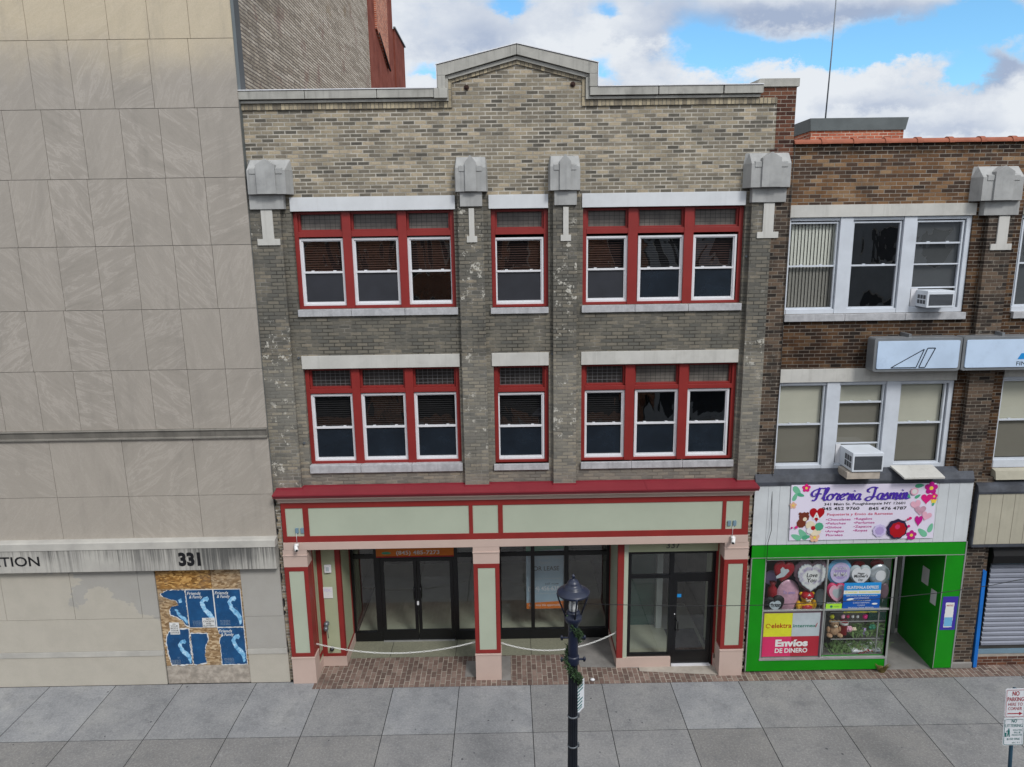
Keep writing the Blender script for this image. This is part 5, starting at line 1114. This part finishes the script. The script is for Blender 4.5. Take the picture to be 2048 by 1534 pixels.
mb.build('scroll_print', M['lilac'], bpy.data.objects['foil_balloon.001'])
balloon(1095, 325, 285, 290, 'babyblue', 'blue and lilac round balloon reading FELIZ DIA MAMA in the window', 'round', .06, inner=[('palelilac', .78), ('lilac', .5)], words=[('FELIZ DIA', .12, .10, .5), ('MAMA', -.14, .17, .55)], wm='paper')
balloon(1345, 368, 255, 235, 'silver', "pale heart balloon reading Happy Mother's Day with teal flowers in the window", 'heart', .02, inner=[('vinyl', .85)], words=[('Happy', .10, .09, .3), ("Mother's", -.05, .14, .6), ('Day', -.2, .09, .2)])
balloon(1588, 362, 235, 235, 'foil', 'clear silvery balloon with blue dots at the top right of the window', 'round', .03, inner=[('vinyl', .5)])
balloon(462, 625, 265, 370, 'foilpink', 'tall pink balloon with small scribbled lettering behind the black heart', 'round', .16, words=[('Te amo', .1, .1, .5)], wm='lilac')
balloon(300, 730, 245, 205, 'ink', 'black heart balloon with white print at the left bottom of the upper window', 'heart', -.0, rot=.2, inner=[('silver', .55)], words=[('Te Amo', -.06, .2, .42)])
balloon(1055, 580, 215, 240, 'rose', 'pink heart balloon with silver fairy print left of the blue poster', 'heart', .05, rot=.1, inner=[('palepink', .85), ('silver', .5)])
balloon(255, 400, 150, 160, 'lilac', 'grey lilac balloon half hidden at the left edge of the window', 'round', .3)
balloon(1560, 225, 150, 90, 'foilred', 'small red balloon tucked behind the clear one at the top right of the window', 'round', .22)
balloon(520, 470, 190, 150, 'printdark', 'dark blue balloon half hidden between the red heart and the tall pink balloon', 'round', .34)
balloon(860, 640, 130, 190, 'silver', 'grey balloon behind the yellow plush toy near the middle bar', 'round', .36)
balloon(1640, 560, 110, 180, 'mauve', 'dim brown balloon right of the blue courier poster', 'round', .36)
balloon(1330, 250, 150, 100, 'crimson', 'crimson balloon top peeking over the pale heart balloon', 'round', .30)
def plush(u, v, h, body, cap_, lb, y=.10):
    cx, cz = Wd(u, v, y); s = S(h, y)/2
    t = MB().ell((cx, y, cz-.35*s), (.52*s, .42*s, .55*s)).ell((cx-.55*s, y-.05, cz-.78*s), (.32*s, .36*s, .2*s)).ell((cx+.55*s, y-.05, cz-.78*s), (.32*s, .36*s, .2*s)).ell((cx-.6*s, y, cz-.25*s), (.2*s, .2*s, .38*s)).ell((cx+.6*s, y, cz-.2*s), (.2*s, .2*s, .4*s)).ell((cx, y, cz+.42*s), (.46*s, .42*s, .42*s)).ell((cx-.44*s, y, cz+.72*s), (.16*s, .1*s, .16*s)).ell((cx+.44*s, y, cz+.72*s), (.16*s, .1*s, .16*s)).build('plush_toy', M[body])
    tag(t, lb, 'plush toy')
    MB().ell((cx, y-.36*s, cz+.32*s), (.2*s, .14*s, .15*s)).build('muzzle', M['cream'], t)
    MB().ell((cx-.16*s, y-.36*s, cz+.52*s), (.05*s,)*3).ell((cx+.16*s, y-.36*s, cz+.52*s), (.05*s,)*3).ell((cx, y-.5*s, cz+.36*s), (.05*s,)*3).build('eyes_and_nose', M['ink'], t)
    if cap_:
        MB().ell((cx, y-.02, cz+.62*s), (.5*s, .44*s, .36*s)).build('cap', M['crimson'], t); flat('cap_badge', [(cx-.28*s, cz+.5*s), (cx+.28*s, cz+.5*s), (cx, cz+.95*s)], y-.46*s, M['paper'], t); text('A', cx, cz+.55*s, .2*s, y-.47*s, M['crimson'], t)
        MB().ell((cx, y-.1*s, cz-.32*s), (.46*s, .38*s, .34*s)).build('shirt', M['crimson'], t)
plush(690, 700, 290, 'plushyellow', True, 'yellow plush toy in a red cap with a letter badge sitting in the window')
plush(1030, 1010, 215, 'plushbrown', False, 'light brown teddy bear on the middle shelf of the window', .15)
cx, cz = Wd(1145, 1015, .15); t = MB().lathe([(.04, cz-.15), (.075, cz-.13), (.075, cz+.10), (.085, cz+.11), (.085, cz+.15), (.05, cz+.16)], cx, .15, 16).build('gift_jar', M['foilred']); tag(t, 'red gift jar with white top beside the teddy bear on the shelf', 'gift')
MB().lathe([(.088, cz+.09), (.09, cz+.12), (.088, cz+.145)], cx, .15, 16).build('jar_band', M['paper'], t)
cx, cz = Wd(275, 560, .2); tag(MB().lathe([(.03, cz-.22), (.10, cz-.2), (.09, cz+.05), (.04, cz+.12), (.07, cz+.2)], cx, .2, 14).build('wrapped_gift', M['foilred']), 'red wrapped gift cone standing at the left edge of the window', 'gift')
cx, cz = Wd(1395, 1060, .15); tag(MB().lathe([(.06, cz-.05), (.075, cz), (.03, cz+.04), (.045, cz+.07)], cx, .15, 12).build('small_vase', M['lilac']), 'small purple and white pot on the middle shelf', 'pot')
mb = MB(); SHZ = []
for v in (905, 1118, 790): x0, z = Wd(960, v, .1); x1, _ = Wd(1640, v, .1); mb.box(x0, x1, -.02, -.005, z-.008, z+.006); SHZ.append((x0, x1, z))
mb.box(6.33, 6.35, -.02, 0, .33, 1.36); mb.box(7.42, 7.44, -.02, 0, .33, 1.36)
sh_ = tag(mb.build('glass_shelf', M['alugrey']), 'thin metal framed glass shelving in the right lower window', 'shelves')
for x0, x1, z in SHZ: MB().quad((x0, -.004, z), (x1, -.004, z), (x1, .5, z), (x0, .5, z)).build('shelf_glass', M['pane3'], sh_)
for u, v, r, mt, lb in ((1140, 880, 22, 'palepink', 'pale pink trinket, leftmost on the top shelf of the lower window'), (1260, 880, 16, 'paper', 'white round trinket right of the rose one on the top shelf'), (1320, 880, 16, 'paper', 'white round trinket left of the hot pink one on the top shelf'), (1410, 880, 26, 'hotpink', 'hot pink trinket, rightmost on the top shelf of the lower window'), (1200, 880, 18, 'rose', 'rose coloured trinket between the pale pink and white ones on the top shelf')): 
    cx, cz = Wd(u, v, .1); q = S(r, .1); o = MB().ell((cx, .1, cz), (q, q, q)).ell((cx+q*.8, .12, cz+q*.3), (q*.6, q*.6, q*.6)).build('trinket', M[mt]); tag(o, lb, 'trinket', 'trinkets on the top shelf')
def bunch(u0, u1, v0, v1, n, mt, lb, y=.15, L=.22, seed=1):
    rnd = random.Random(seed); x0, z0 = Wd(u0, v1, y); x1, z1 = Wd(u1, v0, y); mb = MB()
    for i in range(n):
        a = rnd.uniform(x0, x1); yy = y+rnd.uniform(-.12, .2); z = z0+rnd.uniform(0, .3)*(z1-z0); an = rnd.uniform(-1.1, 1.1); l = rnd.uniform(.5, 1)*min(L, (z1-z)*1.3)
        p = [(a, yy, z), (a+l*.5*math.sin(an), yy-.02, z+l*.6), (a+l*math.sin(an)*1.2, yy-.06, z+l*(.9-.3*abs(an)))]
        w = rnd.uniform(.006, .02)
        vs = []
        for j, q in enumerate(p): ww = (w, w*1.1, .002)[j]; vs += [(q[0]-ww, q[1], q[2]), (q[0]+ww, q[1], q[2]+.004)]
        mb.add(vs, [(0, 1, 3, 2), (2, 3, 5, 4)])
    return tag(mb.build('potted_plant', M[mt]), lb, 'plant')
bunch(1200, 1620, 930, 1110, 200, 'plant', 'leafy green plants standing on the middle shelf of the window', seed=3)
bunch(980, 1600, 1150, 1360, 330, 'plant', 'long arching cut leaves in the bottom of the window', L=.34, seed=5)
bunch(1290, 1480, 1230, 1310, 24, 'crimson', 'dark red blooms among the cut leaves at the bottom of the window', L=.1, seed=8, y=.05)
cx, cz = Wd(1400, 1335, .1); tag(box('paper_wrap', M['vinyl'], None, cx-.30, cx+.30, .02, .35, .31, .37, bevel=.02), 'rolled white flower wrapping paper on the window floor', 'paper')
# posters on the glass
YG = -.10
for q, (u, v, r, mt, lb) in enumerate(((1215, 1030, 40, 'palepink', 'pale pink bloom on the middle shelf beside the red gift jar'), (1275, 1040, 34, 'cream', 'cream bloom just left of the purple pot on the middle shelf'), (1500, 1010, 40, 'leafteal', 'teal green round bloom on the right of the middle shelf'), (1010, 880, 26, 'elyellow', 'small yellow bloom at the left end of the top shelf'))):
    cx, cz = Wd(u, v, .12); k = S(r, .12); t_ = MB()
    for a in range(6): t_.ell((cx+k*.6*math.cos(a*1.05), .12, cz+k*.6*math.sin(a*1.05)), (k*.45, k*.4, k*.45), 8, 6)
    t_.ell((cx, .10, cz), (k*.5, k*.45, k*.5), 8, 6); tag(t_.build('artificial_flower', M[mt]), lb, 'flower', 'artificial flowers on the window shelves')
b = flat('money_transfer_sign', rect(5.045, 6.235, .335, 1.345), YG-.004, M['mauve'], None, .003); tag(b, 'yellow, white and red money transfer sign reading Envios DE DINERO in the lower left window', 'sign')
flat('yellow_field', rect(5.075, 5.645, .79, 1.305), YG-.006, M['elyellow'], b); flat('white_field', rect(5.648, 6.205, .79, 1.305), YG-.006, M['silver'], b); flat('red_field', rect(5.07, 6.21, .345, .787), YG-.006, M['rose'], b); flat('red_field_dark', rect(5.65, 6.21, .345, .787), YG-.007, M['signred'], b)
text('elektra', 5.43, .985, .10, YG-.009, M['crimson'], b, w=.40, bold=.012); text('intermex', 5.90, .99, .07, YG-.009, M['elgreen'], b, w=.46, bold=.012); mb = MB(); stroke(mb, circ(5.165, 1.03, .045, n=7), .012, YG-.009); stroke(mb, [(6.12, .99), (6.15, 1.08)], .014, YG-.009); mb.build('emblem', M['crimson'], b)
text('Envíos', 5.66, .575, .14, YG-.009, M['paper'], b, w=.66, bold=.05); text('DE DINERO', 5.66, .43, .095, YG-.009, M['paper'], b, w=.66, bold=.03)
x0, z1 = Wd(1160, 465, YG); x1, z0 = Wd(1580, 800, YG)
b = flat('courier_poster', rect(x0, x1, z0, z1), YG-.004, M['skyblue'], None, .003); tag(b, 'blue courier poster headed GUATEMALA EXPRESS on the right upper window', 'poster')
w = x1-x0; h = z1-z0; flat('pale_band', rect(x0, x1, z1-.40*h, z1-.27*h), YG-.0055, M['paper'], b); flat('dark_band', rect(x0, x1, z0+.05*h, z0+.55*h), YG-.0052, M['deepblue'], b)
text('GUATEMALA EXPRESS', x0+w/2, z1-.21*h, .06, YG-.008, M['paper'], b, w=w*.86, bold=.02); text('Courier Internacional', x0+w/2, z1-.36*h, .045, YG-.008, M['elyellow'], b, w=w*.92, bold=.01)
for i, s in enumerate(('SERVICIO DE PAQUETERIA', 'ENCOMIENDAS', 'TRANSPORTE AEREO', 'CARGA MARITIMA', 'CAJAS', 'SALIDAS CADA SEMANA')): text(s, x0+w/2, z1-(.48+.085*i)*h, .025, YG-.008, M['paper'], b, w=w*(.85, .4, .5, .45, .2, .7)[i])
text('EL PARTO A DOMICILIO A TODO', x0+w/2, z0-.045, .028, YG-.004, M['elyellow'], b, w=w*.9, bold=.01)
mb = MB(); mb.ell((x0+.14, YG-.006, z0+.33*h+.05), (.075, .002, .022), rot=Matrix.Rotation(-.15, 3, 'Y')).ell((x1-.10, YG-.006, z0+.24*h), (.06, .002, .02)); mb.build('printed_planes', M['paper'], b)
x0, z1 = Wd(932, 722, YG); x1, z0 = Wd(1122, 785, YG); b = flat('phone_card_sign', rect(x0, x1, z0, z1), YG-.004, M['lime'], None, .003); tag(b, 'small lime green sign with a dark round mark below the pink heart balloon', 'sign'); flat('round_mark', circ((x0+x1)/2-.05, (z0+z1)/2, .026), YG-.006, M['elgreen'], b); text('RECARGAS', (x0+x1)/2, z1+.008, .022, YG-.005, M['paper'], b, w=x1-x0-.03)
text('metro', (x0+x1)/2+.06, (z0+z1)/2-.012, .025, YG-.006, M['elgreen'], b, w=.10)
# notice on purple field on the right green pier
b = flat('purple_notice_board', rect(8.60, 8.91, .90, 1.63), -.154, M['purplebox'], None, .003); tag(b, 'purple painted field with taped paper notice on the right green pier', 'notice')
flat('notice_sheet', ragged(rect(8.67, 8.84, .96, 1.50), .004), -.157, M['paper'], b); flat('notice_picture', rect(8.675, 8.835, .98, 1.18), -.159, M['babyblue'], b)
text('NOTICE', 8.757, 1.42, .035, -.159, M['signred'], b, w=.13, bold=.02)
for (ya, yb, za, zb, lb) in ((.30, .55, 1.62, 1.98, 'white paper notice pinned on the green recess wall, the farther one'), (-.02, .18, 1.35, 1.66, 'pale paper notice pinned on the green recess wall, nearer the street')):
    b = MB().add([(8.555+(q+.05)*.04/1.3-.004, q, r) for q, r in ((ya, za), (yb, za-.02), (yb, zb-.02), (ya, zb))], [(0, 1, 2, 3)]).build('paper_notice', M['paper']); tag(b, lb, 'notice')
mb = MB(); rnd = random.Random(4)
for i in range(160):
    a = rnd.uniform(0, 6.28); l = rnd.uniform(.06, .19); r0 = rnd.uniform(0, .05); x, y = 7.50+r0*math.cos(a), -.20+r0*math.sin(a)*.5
    q = [(x, y, .0), (x+l*.4*math.cos(a), y+l*.3*math.sin(a), l*.8), (x+l*.8*math.cos(a), y+l*.5*math.sin(a), l)]; w = .006
    vs = []
    for j, p in enumerate(q): vs += [(p[0]-w*(1, 1, .3)[j], p[1], p[2]), (p[0]+w*(1, 1, .3)[j], p[1], p[2])]
    mb.add(vs, [(0, 1, 3, 2), (2, 3, 5, 4)])
M['weed'] = paint('dry_weed', '6d6238', .8, .4, 25)
tag(mb.build('weed', M['weed']), 'dry weed tuft growing at the corner of the green shopfront by its entrance', 'weed')

# ================================================================ STREET LAMP
LX, LY = .82, -4.5
LP = thing('street_lamp', 'blue-black lantern street lamp on a fluted post in front of the shopfront', 'street lamp', (LX, LY, 0))
n = 32; vs = []; fs = []; prof = [(0, .16), (.25, .15), (.3, .11), (.6, .10), (.65, .076), (1.2, .070), (3.2, .063)]
for z, r in prof:
    for k in range(n): a = 2*math.pi*k/n; rr = r*(1-.09*(k % 2)); vs.append((LX+rr*math.cos(a), LY+rr*math.sin(a), z))
for i in range(len(prof)-1):
    for k in range(n): j = (k+1) % n; fs.append((i*n+k, i*n+j, (i+1)*n+j, (i+1)*n+k))
M['post'] = paint('black_lamp_post_paint', '12161f', .4, .2, 6, spec=.5)
mb = MB(); mb.add(vs, fs, False); mb.build('fluted_post', M['post'], LP)
MB().lathe([(.066, 3.2), (.082, 3.24), (.068, 3.27), (.066, 3.30), (.066, 3.72), (.07, 3.76), (.10, 3.80), (.115, 3.84), (.115, 3.88), (.085, 3.90), (.095, 3.93), (.07, 3.96)], LX, LY, 28).build('neck', M['pole'], LP)
MB().lathe([(.19, 4.195), (.212, 4.20), (.214, 4.222), (.20, 4.235), (.165, 4.255), (.135, 4.27), (.122, 4.275), (.118, 4.295), (.098, 4.315), (.085, 4.32), (.080, 4.345), (.066, 4.372), (.042, 4.392), (.02, 4.40), (.016, 4.42), (.024, 4.435), (.018, 4.452), (.003, 4.475)], LX, LY, 36).build('hood', M['pole'], LP)
mb = MB()
for k in range(4):
    a = math.pi/4*0+k*math.pi/2+.12; c, s = math.cos(a), math.sin(a); mb.tube([(LX+.215*c, LY+.215*s, 4.22), (LX+.20*c, LY+.20*s, 4.15), (LX+.105*c, LY+.105*s, 3.88)], .011, 6)
mb.build('cage_arm', M['pole'], LP)
MB().lathe([(.01, 3.93), (.055, 3.95), (.06, 4.02), (.045, 4.09), (.03, 4.12), (.01, 4.13)], LX, LY, 18).build('lamp_bulb', M['bulb'], LP)
mb = MB()
for a in (0.4, 2.2, 4.2): mb.tube([(LX+.045*math.cos(a), LY+.07*math.sin(a), 3.93), (LX+.045*math.cos(a), LY+.07*math.sin(a), 4.2)], .006, 5)
mb.build('lamp_rod', M['pole'], LP)
mb = MB()
for z in (3.24, 3.56):
    mb.tube([(LX-.17, LY, z), (LX+.17, LY, z)], .014, 6)
    for sg in (-1, 1): mb.tube([(LX+sg*.15, LY, z-.03), (LX+sg*.15, LY, z+.03)], .016, 6)
mb.lathe([(.078, 3.18), (.082, 3.2), (.082, 3.28), (.078, 3.30)], LX, LY, 20); mb.build('banner_bracket', M['pole'], LP)
mb = MB()
for z in (2.38, 1.92, 1.55): mb.lathe([(.070, z), (.073, z+.005), (.073, z+.018), (.070, z+.022)], LX, LY, 20); mb.box(LX+.06, LX+.09, LY-.02, LY+.02, z-.01, z+.04)
mb.build('steel_band', M['steel'], LP)
# sign on the lamp
a = Vector((.835, -4.37)); b_ = Vector((1.01, -4.13)); u = (b_-a).normalized()
def lp(s, z, off=0.): q = a+u*s; nn = Vector((u.y, -u.x))*off; return (q.x+nn.x, q.y+nn.y, z)
b = MB().hexa([lp(0, 2.24, .0), lp(.30, 2.24, .0), lp(.30, 2.24, .004), lp(0, 2.24, .004)], [lp(0, 2.70, .0), lp(.30, 2.70, .0), lp(.30, 2.70, .004), lp(0, 2.70, .004)]).build('parking_sign', M['signwhite']); tag(b, 'small white sign with green lettering strapped edge-on to the street lamp', 'sign')
mb = MB(); rnd = random.Random(2)
for i in range(7):
    z = 2.64-.05*i; l = rnd.uniform(.14, .24); mb.add([lp(.03, z, .006), lp(.03+l, z, .006), lp(.03+l, z-.022, .006), lp(.03, z-.022, .006)], [(0, 1, 2, 3)])
mb.add([lp(.04, 2.30, .006), lp(.24, 2.30, .006), lp(.24, 2.285, .006), lp(.04, 2.285, .006)], [(0, 1, 2, 3)]); mb.build('green_print', M['signgreen'], b)
# garland
rnd = random.Random(11); mb = MB(); mb2 = MB(); core = []
for i in range(61):
    t = i/60; z = 3.86-1.02*t; a = -2.6+t*2*math.pi*1.55; core.append((LX+.082*math.cos(a), LY+.082*math.sin(a), z))
for i in range(2300):
    p = Vector(core[rnd.randrange(10 if rnd.random() < .85 else 0, 60)]) + Vector((rnd.gauss(0, .016), rnd.gauss(0, .016), rnd.gauss(0, .028)))
    d = Vector((rnd.uniform(-1, 1), rnd.uniform(-1, 1), rnd.uniform(-1, .6))).normalized(); s = d.orthogonal().normalized(); l = rnd.uniform(.025, .05)
    (mb if rnd.random() < .7 else mb2).add([p-s*.005, p+s*.005, p+d*l+s*.003, p+d*l-s*.003], [(0, 1, 2, 3)])
gl = mb.build('garland', M['leaf']); tag(gl, 'green evergreen garland wound around the street lamp post', 'garland'); mb2.build('bright_sprig', M['leaf2'], gl); MB().tube(core, .01, 6).build('garland_stem', M['leaf'], gl)
# wire from the lamp along the street
pts = [(LX+.08, LY, 4.05)]; 
for i in range(1, 25): x = .9+i*.6; pts.append((x, LY, 4.05-.07*math.sin(min(1, (x-.9)/4.2)*math.pi)+max(0, x-5)*.02+max(0, x-4.6)**2*.045))
tag(MB().tube(pts, .0045, 5).build('overhead_wire', M['wire']), 'thin dark wire running from the street lamp to the right across the shopfronts', 'wire')
# sign post at the lower right
SP = thing('sign_post', 'slightly leaning steel post with a red NO PARKING sign over a green NO LITTERING sign', 'sign post', (7.42, -4, 0))
lean = -.075
def SPX(x, z): return x-(z-1.4)*(-lean)*1.0 if 0 else x+(z-1.4)*lean
def leanmesh(o):
    for v in o.data.vertices: v.co.x += (v.co.z-1.4)*lean
o = MB().tube([(7.31, -3.97, 0), (7.31, -3.97, 2.3)], .026, 8).build('post', M['greenpost'], SP); leanmesh(o)
for z0, z1, mt, nm, lines in ((1.853, 2.315, 'signred', 'no_parking_sign', [('NO', 2.205, .07, .10, .02), ('PARKING', 2.115, .065, .235, .01), ('HERE TO', 2.04, .05, .21, .0), ('CORNER', 1.97, .05, .20, 0)]),
                              (1.385, 1.843, 'signgreen', 'no_littering_sign', [('NO', 1.765, .05, .075, .01), ('LITTERING', 1.69, .05, .25, .0)])):
    s = MB().prism(rrect(7.155, 7.46, z0, z1, .03), -4.005, -4.0).build(nm, M['signwhite'], SP); leanmesh(s)
    mb = MB(); q = rrect(7.17, 7.445, z0+.015, z1-.015, .022); stroke(mb, q+[q[0]], .006, -4.008); leanmesh(mb.build('border_line', M[mt], s))
    for t_, z, h, w, bo in lines: leanmesh(text(t_, 7.307, z, h, -4.008, M[mt], s, w=w, bold=bo))
    if nm == 'no_parking_sign': mb = MB(); mb.prism([(7.20, 1.905), (7.37, 1.905), (7.37, 1.885), (7.42, 1.912), (7.37, 1.94), (7.37, 1.92), (7.20, 1.92)], -4.008, -4.007); leanmesh(mb.build('arrow', M[mt], s))
    else:
        mb = MB(); mb.prism(circ(7.235, 1.655, .012, n=10), -4.008, -4.007); mb.prism([(7.22, 1.64), (7.25, 1.64), (7.25, 1.59), (7.255, 1.53), (7.24, 1.53), (7.235, 1.58), (7.22, 1.53), (7.21, 1.53), (7.222, 1.59)], -4.008, -4.007); mb.prism([(7.22, 1.638), (7.195, 1.62), (7.193, 1.614), (7.225, 1.62)], -4.008, -4.007); mb.prism([(7.18, 1.60), (7.205, 1.60), (7.202, 1.53), (7.183, 1.53)], -4.008, -4.007); leanmesh(mb.build('litter_pictogram', M[mt], s))
        for t_, z, h, w in (('VIOLATORS', 1.625, .028, .13), ('WILL BE', 1.585, .028, .10), ('PROSECUTED', 1.545, .028, .15), ('$150 FINE', 1.475, .035, .19), ('SEC. 9-1', 1.42, .022, .11)): leanmesh(text(t_, 7.36 if z > 1.5 else 7.31 if z > 1.44 else 7.35, z, h, -4.008, M[mt], s, w=w))
# small litter
for x, y, lb in ((1.62, -.30, 'crumpled white paper scrap on the brick paving right of the lamp'),):
    tag(MB().ell((x, y, .03), (.05, .035, .03), 7, 5).build('paper_scrap', M['vinyl']), lb, 'litter')

# ================================================================ ACROSS THE STREET (seen mirrored in the glass)
M['facegrey'] = paint('grey_stone_facade', '8c9298', .8, .1, 2)
M['facebrick'] = brick('opposite_red_brick', [(0, '5c3a2c'), (.5, '7e513d'), (1, '99674d')], '9a8d80', mw=.008)
for x0, x1, h, lb in ((-16, -5.5, 9.5, 'red brick building across the street mirrored in the left windows'), (-5.4, 6.4, 10.3, 'brick building across the street mirrored in the middle windows'), (6.5, 30, 12.0, 'grey stone building across the street mirrored in the right windows')):
    t = thing('opposite_building', lb, 'building', ((x0+x1)/2, -19, 0)); hs = []; n = int((x1-x0)//2.2); st = (x1-x0)/n
    for fl_ in (4.3, 7.2):
        for k in range(n): c = x0+st*(k+.5); hs.append((c-.55, c+.55, fl_, fl_+1.6))
    hs.append((x0+.8, x1-.8, .5, 2.8)); mb = MB()
    for f in wall(x0, x1, 0, h, hs, 0, .25).f: pass
    w_ = wall(x0, x1, 0, h, hs, 0, .25)
    w_.v = [(a, -19-b, c) for a, b, c in w_.v]; w_.box(x0, x1, -27, -19.26, 0, h-.3); w_.box(x0, x1, -19.3, -18.9, h, h+.25)
    w_.build('wall', M['facegrey' if x0 > 6 else 'facebrick'], t)
    for i, (a, b, c, d) in enumerate(hs):
        if d > 3: box('window', M['lintel2'], t, a, b, -19.2, -19.1, c, d) and box('pane', M['screenblue'], t, a+.08, b-.08, -19.09, -19.08, c+.08, d-.08)
        else: box('shop_window', M['screenblue'], t, a, b, -19.2, -19.1, c, d)
    box('shop_band', M['shade'], t, x0+.2, x1-.2, -18.95, -18.7, 3.0, 3.6)
